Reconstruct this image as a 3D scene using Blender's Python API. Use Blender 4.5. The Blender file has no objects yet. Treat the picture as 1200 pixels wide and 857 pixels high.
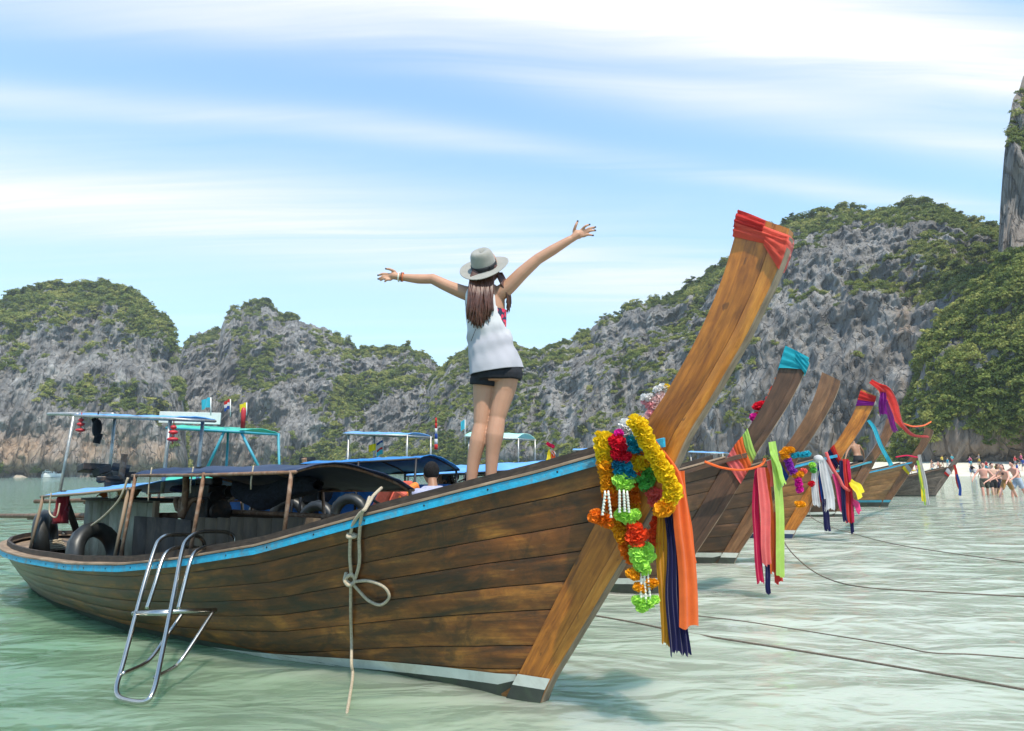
import bpy, bmesh, math, random
import numpy as np
from mathutils import Vector, Matrix, Euler
random.seed(7); RNG = np.random.default_rng(11)
scene = bpy.context.scene
COL = scene.collection
R = math.radians
# ------------------------------------------------------------------ camera
FPX, CAMH = 800.0, 1.4
PITCH = math.atan((551-428.5)/FPX); ROLL = math.atan(10/1200)
_cp, _sp, _cr, _sr = math.cos(PITCH), math.sin(PITCH), math.cos(ROLL), math.sin(ROLL)
_rt = np.array([1, 0, 0.]); _up = np.array([0, -_sp, _cp]); _fw = np.array([0, _cp, _sp])
_cx = _cr*_rt-_sr*_up; _cy = _sr*_rt+_cr*_up
CAM = np.array([0, 0, CAMH])
cd = bpy.data.cameras.new('camera'); cam = bpy.data.objects.new('camera', cd); COL.objects.link(cam)
cd.sensor_width = 36; cd.lens = 36*FPX/1200; cd.clip_start = 0.05; cd.clip_end = 20000
mw = Matrix(((_cx[0], _cy[0], -_fw[0], 0), (_cx[1], _cy[1], -_fw[1], 0), (_cx[2], _cy[2], -_fw[2], CAMH), (0, 0, 0, 1)))
cam.matrix_world = mw
scene.camera = cam
# ------------------------------------------------------------------ light
SUN_DIR = Vector((0.20, -0.44, 0.875)).normalized()          # towards the sun
SUN_EL = math.asin(SUN_DIR.z); SUN_AZ = math.atan2(SUN_DIR.x, SUN_DIR.y)
sd = bpy.data.lights.new('sun', 'SUN'); sd.energy = 3.6; sd.angle = R(1.2); sd.color = (1, .92, .78)
so = bpy.data.objects.new('sun', sd); COL.objects.link(so)
so.rotation_euler = (-SUN_DIR).to_track_quat('-Z', 'Y').to_euler(); so.location = (0, 0, 60)
scene.view_settings.view_transform = 'Standard'; scene.view_settings.look = 'None'
scene.view_settings.exposure = 0.66; scene.view_settings.gamma = 1
scene.view_settings.use_curve_mapping = False
scene.cycles.max_bounces = 6; scene.cycles.diffuse_bounces = 2; scene.cycles.glossy_bounces = 3; scene.cycles.transparent_max_bounces = 6; scene.cycles.transmission_bounces = 2

class NT:
    """tiny node-tree helper"""
    def __init__(s, tree): s.t = tree; s.n = tree.nodes; s.l = tree.links
    def new(s, typ, ins=None, **kw):
        nd = s.n.new(typ)
        for k, v in kw.items(): setattr(nd, k, v)
        if ins:
            for k, v in ins.items(): s.put(nd.inputs[k], v)
        return nd
    def put(s, sock, v):
        if isinstance(v, bpy.types.NodeSocket): s.l.new(v, sock)
        elif hasattr(v, 'outputs'): s.l.new(v.outputs[0], sock)
        else:
            if sock.type == 'RGBA' and len(v) == 3: v = (*v, 1)
            sock.default_value = v
    def math(s, op, a, b=0.0, c=None, clamp=False):
        nd = s.new('ShaderNodeMath', {0: a, 1: b}, operation=op, use_clamp=clamp)
        if c is not None: s.put(nd.inputs[2], c)
        return nd.outputs[0]
    def vmath(s, op, a, b=None):
        nd = s.new('ShaderNodeVectorMath', {0: a}, operation=op)
        if b is not None: s.put(nd.inputs[1], b)
        return nd.outputs['Value'] if op in ('DOT_PRODUCT', 'LENGTH') else nd.outputs[0]
    def noise(s, vec, scale, detail=4, rough=.55, dist=0.0, out='Fac'):
        nd = s.new('ShaderNodeTexNoise', {'Vector': vec, 'Scale': scale, 'Detail': detail, 'Roughness': rough, 'Distortion': dist})
        return nd.outputs[out]
    def ramp(s, fac, stops, interp='LINEAR'):
        nd = s.new('ShaderNodeValToRGB', {'Fac': fac}); nd.color_ramp.interpolation = interp
        e = nd.color_ramp.elements
        while len(e) < len(stops): e.new(.5)
        for el, (p, c) in zip(e, stops):
            el.position = p; el.color = (c, c, c, 1) if isinstance(c, (int, float)) else (*c, 1)
        return nd.outputs[0]
    def mix(s, fac, a, b, mode='MIX'):
        nd = s.new('ShaderNodeMix', data_type='RGBA', blend_type=mode)
        s.put(nd.inputs[0], fac); s.put(nd.inputs[6], a); s.put(nd.inputs[7], b)
        return nd.outputs[2]
    def mapping(s, vec, scale=(1, 1, 1), rot=(0, 0, 0), loc=(0, 0, 0)):
        return s.new('ShaderNodeMapping', {'Vector': vec, 'Scale': scale, 'Rotation': rot, 'Location': loc}).outputs[0]

def ray(px, py): return _fw+_cx*((px-600)/FPX)+_cy*((428.5-py)/FPX)
def at(px, py, Y):
    r = ray(px, py); return CAM+r*(Y/r[1])
def on_z(px, py, z=0.):
    r = ray(px, py); return CAM+r*((z-CAMH)/r[2])

# ------------------------------------------------------------------ sky
w = bpy.data.worlds.new('World'); scene.world = w; w.use_nodes = True
k = NT(w.node_tree); k.n.clear()
sky = k.new('ShaderNodeTexSky', sky_type='NISHITA', sun_disc=False, sun_elevation=SUN_EL, sun_rotation=SUN_AZ,
            altitude=0, air_density=1.0, dust_density=.35, ozone_density=1.6)
tc = k.new('ShaderNodeTexCoord').outputs['Generated']
sep = k.new('ShaderNodeSeparateXYZ', {0: tc})
zz = k.math('MAXIMUM', sep.outputs['Z'], 0.0)
zc = k.math('ADD', zz, 0.06)
pv = k.new('ShaderNodeCombineXYZ', {0: k.math('DIVIDE', sep.outputs['X'], zc), 1: k.math('DIVIDE', sep.outputs['Y'], zc), 2: 0.0}).outputs[0]
def cloud_pt(px, py):
    r = ray(px, py); r = r/np.linalg.norm(r); return r[:2]/(r[2]+.06)
wv = k.new('ShaderNodeTexNoise', {'Vector': pv, 'Scale': .55, 'Detail': 3.0}).outputs['Color']
wv = k.vmath('SUBTRACT', wv, (.5, .5, .5))
pw = k.vmath('ADD', pv, k.vmath('MULTIPLY', wv, (.26, .26, 0)))
total = None
# long cirrus bands on a flat high layer: (pixel a, pixel b, width, strength)
for i, (pa, pb, wd, stg) in enumerate([((560, -22), (1200, 78), .13, 1.7), ((0, 225), (830, 340), .42, 1.0), ((80, 112), (1000, 222), .07, .42),
                        ((600, 70), (1180, 168), .10, .62), ((0, 330), (560, 400), .9, .25)]):
    a, b = cloud_pt(*pa), cloud_pt(*pb); d = (b-a)/np.linalg.norm(b-a); nn = np.array([-d[1], d[0]])
    dist = k.math('SUBTRACT', k.vmath('DOT_PRODUCT', pw, (nn[0], nn[1], 0)), float(nn.dot(a)))
    q = k.math('DIVIDE', dist, wd); g = k.math('EXPONENT', k.math('MULTIPLY', k.math('MULTIPLY', q, q), -1.0))
    ang = math.atan2(d[1], d[0])
    st = k.mapping(pw, scale=(.36, 4.6, 1), rot=(0, 0, -ang+.10), loc=(i*3.1, i*1.7, 0))
    nz = k.math('MULTIPLY_ADD', k.noise(st, 1.2, 8, .62, .5), .65, k.math('MULTIPLY', k.noise(st, .45, 3, .5), .35))
    m = k.math('MULTIPLY', g, k.math('MULTIPLY_ADD', nz, 3.2, -1.0, clamp=True))
    m = k.math('MULTIPLY', m, stg)
    total = m if total is None else k.math('ADD', total, m)
st = k.mapping(pw, scale=(.5, 1.6, 1), rot=(0, 0, .5))
gen = k.math('MULTIPLY', k.math('MULTIPLY_ADD', k.noise(st, .8, 7, .62, .4), 2.4, -1.25, clamp=True), .18)
total = k.math('ADD', total, gen)
total = k.math('MINIMUM', total, 1.0)
fade = k.math('MULTIPLY', zz, 14.0, clamp=True)
total = k.math('MULTIPLY', total, fade)
skyc = k.mix(1.0, sky.outputs[0], (1.06, 1.44, 1.42), 'MULTIPLY')
haze_c = k.math('EXPONENT', k.math('MULTIPLY', zz, -2.3))
skyc = k.mix(k.math('MULTIPLY', haze_c, .78), skyc, (2.75, 3.3, 4.1))
skyc = k.mix(total, skyc, (4.7, 4.72, 4.8))
bg = k.new('ShaderNodeBackground', {'Color': skyc, 'Strength': .15})
k.l.new(bg.outputs[0], k.new('ShaderNodeOutputWorld').inputs[0])

# ------------------------------------------------------------------ helpers: objects
def tag(o, label=None, cat=None, group=None, kind=None):
    if label: o['label'] = label
    if cat: o['category'] = cat
    if group: o['group'] = group
    if kind: o['kind'] = kind
    return o
def empty(name, loc=(0, 0, 0), rz=0.0, parent=None):
    o = bpy.data.objects.new(name, None); COL.objects.link(o); o.location = loc; o.rotation_euler = (0, 0, rz)
    o.empty_display_size = .1; o.parent = parent
    return o
def obj(name, mesh, mat=None, parent=None, loc=None, rot=None, sc=None):
    o = bpy.data.objects.new(name, mesh); COL.objects.link(o); o.parent = parent
    if mat is not None and len(mesh.materials) == 0: mesh.materials.append(mat)
    if loc is not None: o.location = loc
    if rot is not None: o.rotation_euler = rot
    if sc is not None: o.scale = sc if hasattr(sc, '__len__') else (sc, sc, sc)
    return o
class MB:
    """collects shapes into one mesh"""
    def __init__(s): s.v = []; s.f = []; s.uv = []; s.has_uv = False
    def add(s, v, f, uv=None):
        o = len(s.v); s.v += [tuple(map(float, p)) for p in v]; s.f += [tuple(int(i)+o for i in q) for q in f]
        if uv is not None: s.has_uv = True; s.uv += [tuple(map(float, p)) for p in uv]
        else: s.uv += [(0, 0)]*len(v)
        return s
    def box(s, c, size, rot=None):
        hx, hy, hz = [x/2 for x in size]
        p = [Vector((x, y, z)) for x in (-hx, hx) for y in (-hy, hy) for z in (-hz, hz)]
        if rot is not None: m = Euler(rot).to_matrix() if not isinstance(rot, Matrix) else rot; p = [m @ q for q in p]
        c = Vector(c)
        return s.add([q+c for q in p], [(0, 1, 3, 2), (4, 6, 7, 5), (0, 4, 5, 1), (2, 3, 7, 6), (0, 2, 6, 4), (1, 5, 7, 3)])
    def bar(s, a, b, wdt, hgt, up=(0, 0, 1)):
        a, b = Vector(a), Vector(b); d = (b-a); L = d.length; d.normalize(); u = Vector(up)
        sd_ = d.cross(u)
        if sd_.length < 1e-4: sd_ = d.cross(Vector((0, 1, 0)))
        sd_.normalize(); u = sd_.cross(d)
        m = Matrix((d, sd_, u)).transposed()
        return s.box((a+b)/2, (L, wdt, hgt), m)
    def tube(s, pts, r, seg=8, closed=False, cap=True):
        pts = [Vector(p) for p in pts]; n = len(pts)
        rr = [r]*n if not hasattr(r, '__len__') else list(r)
        vs = []; fs = []; up = None
        for i, p in enumerate(pts):
            if closed: t = pts[(i+1) % n]-pts[i-1]
            else: t = pts[min(i+1, n-1)]-pts[max(i-1, 0)]
            t.normalize()
            if up is None:
                up = Vector((0, 0, 1)) if abs(t.z) < .9 else Vector((1, 0, 0))
            up = up-t*up.dot(t)
            if up.length < 1e-5: up = t.orthogonal()
            up.normalize(); sdv = t.cross(up)
            for j in range(seg):
                a = 2*math.pi*j/seg; vs.append(p+(up*math.cos(a)+sdv*math.sin(a))*rr[i])
        m = n if closed else n-1
        for i in range(m):
            for j in range(seg):
                a, b = i*seg+j, i*seg+(j+1) % seg; c, d = ((i+1) % n)*seg+(j+1) % seg, ((i+1) % n)*seg+j
                fs.append((a, b, c, d))
        if cap and not closed:
            fs.append(tuple(range(seg))[::-1]); fs.append(tuple(range((n-1)*seg, n*seg)))
        return s.add(vs, fs)
    def grid(s, P, uv=None, flip=False, closed_u=False):
        """P[i][j] points"""
        ni, nj = len(P), len(P[0]); f = []
        for i in range(ni-1 if not closed_u else ni):
            for j in range(nj-1):
                a, b = i*nj+j, i*nj+j+1; c, d = ((i+1) % ni)*nj+j+1, ((i+1) % ni)*nj+j
                f.append((a, b, c, d) if not flip else (a, d, c, b))
        return s.add([p for row in P for p in row], f, [q for row in uv for q in row] if uv is not None else None)
    def ellipsoid(s, c, r, seg=14, rings=9, rot=None):
        vs = [(0, 0, r[2])]; f = []
        for i in range(1, rings):
            t = math.pi*i/rings
            for j in range(seg):
                a = 2*math.pi*j/seg; vs.append((r[0]*math.sin(t)*math.cos(a), r[1]*math.sin(t)*math.sin(a), r[2]*math.cos(t)))
        vs.append((0, 0, -r[2]))
        for j in range(seg): f.append((0, 1+j, 1+(j+1) % seg))
        for i in range(rings-2):
            for j in range(seg):
                a = 1+i*seg+j; b = 1+i*seg+(j+1) % seg; f.append((a, a+seg, b+seg, b))
        l = len(vs)-1
        for j in range(seg): f.append((l, l-seg+(j+1) % seg, l-seg+j))
        m = (Euler(rot).to_matrix() if not isinstance(rot, Matrix) else rot) if rot is not None else Matrix.Identity(3)
        return s.add([m @ Vector(p)+Vector(c) for p in vs], f)
    def lathe(s, prof, c=(0, 0, 0), seg=20, rot=None):
        P = [[(r*math.cos(2*math.pi*j/seg), r*math.sin(2*math.pi*j/seg), z) for r, z in prof] for j in range(seg)]
        m = (Euler(rot).to_matrix() if not isinstance(rot, Matrix) else rot) if rot is not None else Matrix.Identity(3)
        P = [[m @ Vector(p)+Vector(c) for p in row] for row in P]
        return s.grid(P, closed_u=True)
    def mesh(s, name='m', smooth=True):
        me = bpy.data.meshes.new(name); me.from_pydata(s.v, [], s.f)
        if s.has_uv:
            lay = me.uv_layers.new(name='UVMap'); li = np.zeros(len(me.loops), dtype=np.int32); me.loops.foreach_get('vertex_index', li)
            uv = np.array(s.uv)[li]; lay.data.foreach_set('uv', uv.ravel())
        me.validate()
        if smooth: me.polygons.foreach_set('use_smooth', [True]*len(me.polygons))
        me.update(); return me
    def build(s, name, mat, parent=None, smooth=True, loc=None, rot=None, bevel=0, auto=None):
        me = s.mesh(name, smooth)
        o = obj(name, me, mat, parent, loc, rot)
        if bevel:
            b = o.modifiers.new('bevel', 'BEVEL'); b.width = bevel; b.segments = 2; b.limit_method = 'ANGLE'
            me.polygons.foreach_set('use_smooth', [False]*len(me.polygons))
        if auto is not None: me.set_sharp_from_angle(angle=R(auto))
        return o
def spline(pts, n=8):
    """Catmull-Rom through points"""
    P = [np.array(p, float) for p in pts]; out = []
    for i in range(len(P)-1):
        p0, p1, p2, p3 = P[max(i-1, 0)], P[i], P[i+1], P[min(i+2, len(P)-1)]
        for j in range(n):
            t = j/n
            out.append(.5*((2*p1)+(-p0+p2)*t+(2*p0-5*p1+4*p2-p3)*t*t+(-p0+3*p1-3*p2+p3)*t**3))
    out.append(P[-1]); return out

# ------------------------------------------------------------------ numpy noise
def _h(i, j, k_, sd):
    n = (i*374761393+j*668265263+k_*2147483647+sd*1442695041).astype(np.int64) & 0x7fffffff
    n = ((n ^ (n >> 13))*1274126177) & 0x7fffffff
    return ((n ^ (n >> 16)) & 0xffff)/65535.0
def vnoise(x, y, z, sd=0):
    xi, yi, zi = np.floor(x).astype(np.int64), np.floor(y).astype(np.int64), np.floor(z).astype(np.int64)
    fx, fy, fz = x-xi, y-yi, z-zi
    fx, fy, fz = [f*f*f*(f*(f*6-15)+10) for f in (fx, fy, fz)]
    r = 0
    for a in (0, 1):
        for b in (0, 1):
            for c in (0, 1):
                r = r+_h(xi+a, yi+b, zi+c, sd)*(fx if a else 1-fx)*(fy if b else 1-fy)*(fz if c else 1-fz)
    return r
def fbm(x, y, z, o=4, sd=0, ridged=False):
    r = 0; am = 1; tot = 0
    for i in range(o):
        n = vnoise(x*2**i, y*2**i, z*2**i, sd+i)
        if ridged: n = 1-np.abs(2*n-1)
        r = r+n*am; tot += am; am *= .5
    return r/tot

# ------------------------------------------------------------------ materials
def new_mat(name):
    m = bpy.data.materials.new(name); m.use_nodes = True; k = NT(m.node_tree); k.n.clear()
    out = k.new('ShaderNodeOutputMaterial'); bs = k.new('ShaderNodeBsdfPrincipled'); k.l.new(bs.outputs[0], out.inputs[0])
    return m, k, bs
_mc = {}
def simple(name, col, rough=.6, metal=0., var=.25, scale=8., bump=.0, bscale=60., spec=.5, dirt=None, sheen=0., trans=0.):
    """plain surface with slight mottling and optional dirt"""
    if name in _mc: return _mc[name]
    m, k, b = new_mat(name); _mc[name] = m
    tcn = k.new('ShaderNodeTexCoord').outputs['Object']
    nz = k.noise(tcn, scale, 5, .6)
    lo = tuple(c*(1-var) for c in col); hi = tuple(min(1, c*(1+var*.6)) for c in col)
    c = k.ramp(nz, [(.3, lo), (.7, hi)])
    if dirt:
        dz = k.ramp(k.noise(tcn, scale*.6, 6, .7, .6), [(.48, 0.), (.68, 1.)])
        c = k.mix(k.math('MULTIPLY', dz, dirt[1]), c, dirt[0])
    k.put(b.inputs['Base Color'], c); b.inputs['Roughness'].default_value = rough; b.inputs['Metallic'].default_value = metal
    b.inputs['Specular IOR Level'].default_value = spec
    if sheen: b.inputs['Sheen Weight'].default_value = sheen
    if bump:
        bn = k.new('ShaderNodeBump', {'Strength': bump, 'Distance': .01, 'Height': k.noise(tcn, bscale, 4, .6)})
        k.l.new(bn.outputs[0], b.inputs['Normal'])
    if trans:
        tr = k.new('ShaderNodeBsdfTranslucent', {'Color': c}); mx = k.new('ShaderNodeMixShader', {0: trans})
        k.l.new(b.outputs[0], mx.inputs[1]); k.l.new(tr.outputs[0], mx.inputs[2])
        k.l.new(mx.outputs[0], k.n['Material Output'].inputs[0])
    return m
def cloth(name, col, bump=.35):
    return simple('cloth_'+name, col, .85, var=.18, scale=5, bump=bump, bscale=220, spec=.2, sheen=.25, trans=.38)
# ================================================================== SETTING
# ---- sand sheet (sea floor that climbs to the beach on the right)
m, k, b = new_mat('sand')
tcn = k.new('ShaderNodeTexCoord').outputs['Object']
c = k.ramp(k.noise(tcn, .35, 6, .6), [(.3, (.50, .46, .36)), (.7, (.66, .61, .50))])
k.put(b.inputs['Base Color'], c); b.inputs['Roughness'].default_value = .95
k.l.new(k.new('ShaderNodeBump', {'Strength': .4, 'Distance': .03, 'Height': k.noise(tcn, 3., 5)}).outputs[0], b.inputs['Normal'])
SAND = m
def shore_d(x, y):
    """signed distance-like value, > 0 on land (beach runs from far centre to the right)"""
    a = np.array([20., 135.]); bq = np.array([105., 62.]); d = (bq-a)/np.linalg.norm(bq-a); nn = np.array([-d[1], d[0]])
    if nn[1] < 0: nn = -nn
    d1 = (x-a[0])*nn[0]+(y-a[1])*nn[1]+5*np.sin(x*.05+y*.03)
    return np.minimum(d1, (x-28-.06*(y-130))*.9)
def ground_z(x, y):
    d = shore_d(x, y)
    return np.where(d > 0, np.minimum(d*.075, 2.2+d*.004), np.maximum(d*.016-.02, -1.1))
gx = np.concatenate([np.linspace(-4000, -120, 12), np.linspace(-100, 200, 101), np.linspace(220, 4000, 12)])
gy = np.concatenate([np.linspace(-600, -10, 6), np.linspace(0, 220, 89), np.linspace(240, 6000, 12)])
P = [[(x, y, float(ground_z(x, y))) for y in gy] for x in gx]
o = MB().grid(P, flip=True).build('sand_ground', SAND); tag(o, 'pale sand sea floor rising to the beach', kind='structure')

# ---- water
m, k, b = new_mat('water')
tcn = k.new('ShaderNodeTexCoord').outputs['Object']
geo = k.new('ShaderNodeNewGeometry')
px_ = k.new('ShaderNodeSeparateXYZ', {0: geo.outputs['Position']})
# milky suspended sand: shallower and paler towards the beach side (+x), greener over the deeper side; sky reflection and dark hull shade are coloured in too
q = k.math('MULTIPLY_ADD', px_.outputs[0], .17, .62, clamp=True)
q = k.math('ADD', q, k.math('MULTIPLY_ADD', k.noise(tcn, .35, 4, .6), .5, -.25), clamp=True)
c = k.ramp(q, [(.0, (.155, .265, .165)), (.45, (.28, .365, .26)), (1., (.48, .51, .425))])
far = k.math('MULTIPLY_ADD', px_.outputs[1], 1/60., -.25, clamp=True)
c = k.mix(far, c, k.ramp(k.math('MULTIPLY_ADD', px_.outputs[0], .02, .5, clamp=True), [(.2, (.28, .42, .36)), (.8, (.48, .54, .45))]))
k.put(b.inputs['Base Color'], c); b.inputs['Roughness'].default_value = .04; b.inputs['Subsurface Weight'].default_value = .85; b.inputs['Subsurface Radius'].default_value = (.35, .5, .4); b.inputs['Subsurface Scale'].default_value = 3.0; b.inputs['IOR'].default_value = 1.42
b.inputs['Specular IOR Level'].default_value = .5
w1 = k.noise(k.mapping(tcn, scale=(1., 2.1, 1), rot=(0, 0, .25)), .95, 3, .5, .4)
w2 = k.noise(k.mapping(tcn, scale=(1., 2.4, 1), rot=(0, 0, -.2)), 6.5, 3, .55, .4)
hgt = k.math('ADD', k.math('MULTIPLY', w1, 1.0), k.math('MULTIPLY', w2, .05))
bn = k.new('ShaderNodeBump', {'Strength': .6, 'Distance': .28, 'Height': hgt}); k.l.new(bn.outputs[0], b.inputs['Normal'])
tr = k.new('ShaderNodeBsdfTransparent', {'Color': (.45, .75, .58, 1)})
mx = k.new('ShaderNodeMixShader', {0: .80}); k.l.new(tr.outputs[0], mx.inputs[1]); k.l.new(b.outputs[0], mx.inputs[2])
k.l.new(mx.outputs[0], k.n['Material Output'].inputs[0])
WATER = m
def axis(lo, hi, near, step, grow):
    out = [0.]; x = 0.; s_ = step
    while x < hi:
        if x > near: s_ *= grow
        x += s_; out.append(x)
    neg = []; x = 0.; s_ = step
    while x > lo:
        if -x > near: s_ *= grow
        x -= s_; neg.append(x)
    return np.array(neg[::-1]+out)
wx = axis(-5000, 5000, 9, .07, 1.045); wy = axis(-300, 9000, 15, .07, 1.045)
X, Y = np.meshgrid(wx, wy, indexing='ij')
damp = np.exp(-np.maximum(np.hypot(X, Y-6)-9, 0)/14)
Z = (fbm(X*.75+.3*Y, Y*1.5, X*0, 3, 5)-.5)*.11+(fbm(X*2.6-.8*Y, Y*5.2, X*0, 2, 9)-.5)*.016
Z = Z*damp
ni, nj = X.shape
vs = np.stack([X, Y, Z], -1).reshape(-1, 3)
ii = np.arange(ni-1)[:, None]*nj+np.arange(nj-1)[None, :]
fs = np.stack([ii, ii+nj, ii+nj+1, ii+1], -1).reshape(-1, 4)
me = bpy.data.meshes.new('sea'); me.from_pydata(vs.tolist(), [], fs.tolist()); me.polygons.foreach_set('use_smooth', [True]*len(me.polygons))
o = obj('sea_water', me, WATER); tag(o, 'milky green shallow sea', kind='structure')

# ---- cliffs
m, k, b = new_mat('limestone')
geo = k.new('ShaderNodeNewGeometry'); pos = geo.outputs['Position']
vst = k.mapping(pos, scale=(1, 1, .09))
n1 = k.noise(vst, .16, 8, .65, .0); n2 = k.noise(pos, .05, 5, .6); n3 = k.noise(vst, .8, 6, .7)
c = k.ramp(n1, [(.28, (.115, .110, .106)), (.46, (.24, .23, .22)), (.68, (.41, .395, .375))])
c = k.mix(k.math('MULTIPLY', k.ramp(n3, [(.35, 1.), (.6, 0.)]), .42), c, (.075, .072, .068))
strk = k.ramp(k.noise(k.mapping(pos, scale=(1, 1, .035)), .11, 5, .6), [(.40, 0.), (.60, 1.)])
c = k.mix(k.math('MULTIPLY', strk, .55), c, (.075, .073, .072))
str2 = k.ramp(k.noise(k.mapping(pos, scale=(1, 1, .03), loc=(31, 7, 0)), .17, 5, .6), [(.56, 0.), (.70, 1.)])
c = k.mix(k.math('MULTIPLY', str2, .35), c, (.36, .30, .235))
tan = k.new('ShaderNodeAttribute', attribute_name='tan').outputs['Fac']
c = k.mix(k.math('MULTIPLY', tan, k.ramp(n2, [(.4, .2), (.62, 1.)])), c, k.ramp(n3, [(.3, (.20, .13, .085)), (.7, (.42, .31, .22))]))
vg = k.new('ShaderNodeAttribute', attribute_name='veg').outputs['Fac']
gcol = k.ramp(k.noise(pos, .5, 5, .7), [(.3, (.075, .09, .028)), (.7, (.19, .20, .07))])
vm = k.math('MULTIPLY_ADD', k.math('ADD', vg, k.math('MULTIPLY_ADD', k.noise(pos, .45, 5, .7), .9, -.45)), 3.0, -1.15, clamp=True)
c = k.mix(vm, c, gcol)
k.put(b.inputs['Base Color'], c); b.inputs['Roughness'].default_value = .95; b.inputs['Specular IOR Level'].default_value = .2
vor = k.new('ShaderNodeTexVoronoi', {'Vector': k.mapping(k.vmath('ADD', pos, k.vmath('MULTIPLY', k.new('ShaderNodeTexNoise', {'Vector': pos, 'Scale': .2, 'Detail': 4.}).outputs['Color'], (3.5, 3.5, 3.5))), scale=(1, 1, .22)), 'Scale': .28}, feature='DISTANCE_TO_EDGE')
crack = k.ramp(vor.outputs[0], [(.0, 0.), (.06, 1.)])
k.put(b.inputs['Base Color'], k.mix(k.math('MULTIPLY', k.math('SUBTRACT', 1., crack), k.math('MULTIPLY_ADD', vm, -.5, .5)), c, (.035, .034, .034)))
hh = k.math('ADD', k.math('MULTIPLY', crack, .5), k.math('ADD', k.math('MULTIPLY', n1, 1.4), k.math('MULTIPLY', n3, .5)))
k.l.new(k.new('ShaderNodeBump', {'Strength': .7, 'Distance': 3.0, 'Height': hh}).outputs[0], b.inputs['Normal'])
ROCK = m

def foliage_mat(name, lo, mid, hi):
    m, k, b = new_mat(name)
    rnd = k.new('ShaderNodeObjectInfo').outputs['Random']
    geo = k.new('ShaderNodeNewGeometry'); nz = k.noise(geo.outputs['Position'], .06, 4, .6)
    f = k.math('ADD', k.math('MULTIPLY', rnd, .55), k.math('MULTIPLY_ADD', nz, 1.3, -.42), clamp=True)
    c = k.ramp(f, [(.1, lo), (.5, mid), (.9, hi)])
    k.put(b.inputs['Base Color'], c); b.inputs['Roughness'].default_value = .7; b.inputs['Specular IOR Level'].default_value = .25
    tr = k.new('ShaderNodeBsdfTranslucent', {'Color': c}); mx = k.new('ShaderNodeMixShader', {0: .3})
    k.l.new(b.outputs[0], mx.inputs[1]); k.l.new(tr.outputs[0], mx.inputs[2]); k.l.new(mx.outputs[0], k.n['Material Output'].inputs[0])
    return m
LEAF = foliage_mat('cliff_leaves', (.070, .105, .022), (.20, .24, .052), (.42, .40, .12))

def clump_mesh(name, seed, n=130, flat=.75, leaf=.26):
    n = int(n*1.9); leaf *= .68
    r = np.random.default_rng(seed); mb = MB()
    lobes = [(r.normal(0, .42, 3)*np.array([1, 1, .6]), r.uniform(.42, .72)) for _ in range(6)]
    for i in range(n):
        c0, rad = lobes[r.integers(6)]
        d = r.normal(0, 1, 3); d /= np.linalg.norm(d); d[2] = abs(d[2])*.9-.25*r.random()
        p = c0+d*rad*(r.uniform(.75, 1.05)); p[2] *= flat
        nrm = d+r.normal(0, .55, 3); nrm /= np.linalg.norm(nrm)
        t = np.cross(nrm, r.normal(0, 1, 3)); t /= np.linalg.norm(t); u = np.cross(nrm, t); l = leaf*r.uniform(.6, 1.25)
        mb.add([p-t*l, p-u*l*.55+nrm*.05, p+t*l, p+u*l*.6-nrm*.04], [(0, 1, 2, 3)])
    me = mb.mesh(name, smooth=False); me.materials.append(LEAF); return me
CLUMPS = []
for i in range(5):
    oc = bpy.data.objects.new('leaf_clump_source', clump_mesh('leaf_clump', 40+i, n=(120, 150, 100, 130, 160)[i], flat=(.7, .9, .55, 1.15, .8)[i], leaf=(.25, .22, .3, .24, .2)[i]))
    CLUMPS.append(oc)

def scatter(name, pts, scl, label):
    """one mass of foliage: leaf clumps instanced on points"""
    me = bpy.data.meshes.new(name); me.from_pydata([tuple(p) for p in pts], [], [])
    at_ = me.attributes.new('scl', 'FLOAT', 'POINT'); at_.data.foreach_set('value', np.asarray(scl, dtype=np.float32))
    o = obj(name, me); tag(o, label, kind='stuff')
    ng = bpy.data.node_groups.new(name+'_nodes', 'GeometryNodeTree'); k = NT(ng)
    ng.interface.new_socket('Geometry', in_out='INPUT', socket_type='NodeSocketGeometry')
    ng.interface.new_socket('Geometry', in_out='OUTPUT', socket_type='NodeSocketGeometry')
    gi = k.new('NodeGroupInput'); go = k.new('NodeGroupOutput')
    jn = k.new('GeometryNodeJoinGeometry')
    for oc in CLUMPS:
        oi = k.new('GeometryNodeObjectInfo', {'Object': oc, 'As Instance': True}); k.l.new(oi.outputs['Geometry'], jn.inputs[0])
    ip = k.new('GeometryNodeInstanceOnPoints', {'Points': gi.outputs[0], 'Instance': jn.outputs[0], 'Pick Instance': True})
    ri = k.new('FunctionNodeRandomValue', {}, data_type='INT'); ri.inputs['Min'].default_value = 0; ri.inputs['Max'].default_value = 4
    k.l.new(ri.outputs[2], ip.inputs['Instance Index'])
    rr = k.new('FunctionNodeRandomValue', {}, data_type='FLOAT_VECTOR'); rr.inputs[0].default_value = (-.6, -.6, 0); rr.inputs[1].default_value = (.6, .6, 6.28); rr.inputs['Seed'].default_value = 3
    k.l.new(rr.outputs[0], ip.inputs['Rotation'])
    na = k.new('GeometryNodeInputNamedAttribute', {'Name': 'scl'}, data_type='FLOAT'); k.l.new(na.outputs['Attribute'], ip.inputs['Scale'])
    k.l.new(ip.outputs[0], go.inputs[0])
    md = o.modifiers.new('scatter', 'NODES'); md.node_group = ng
    return o

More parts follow.
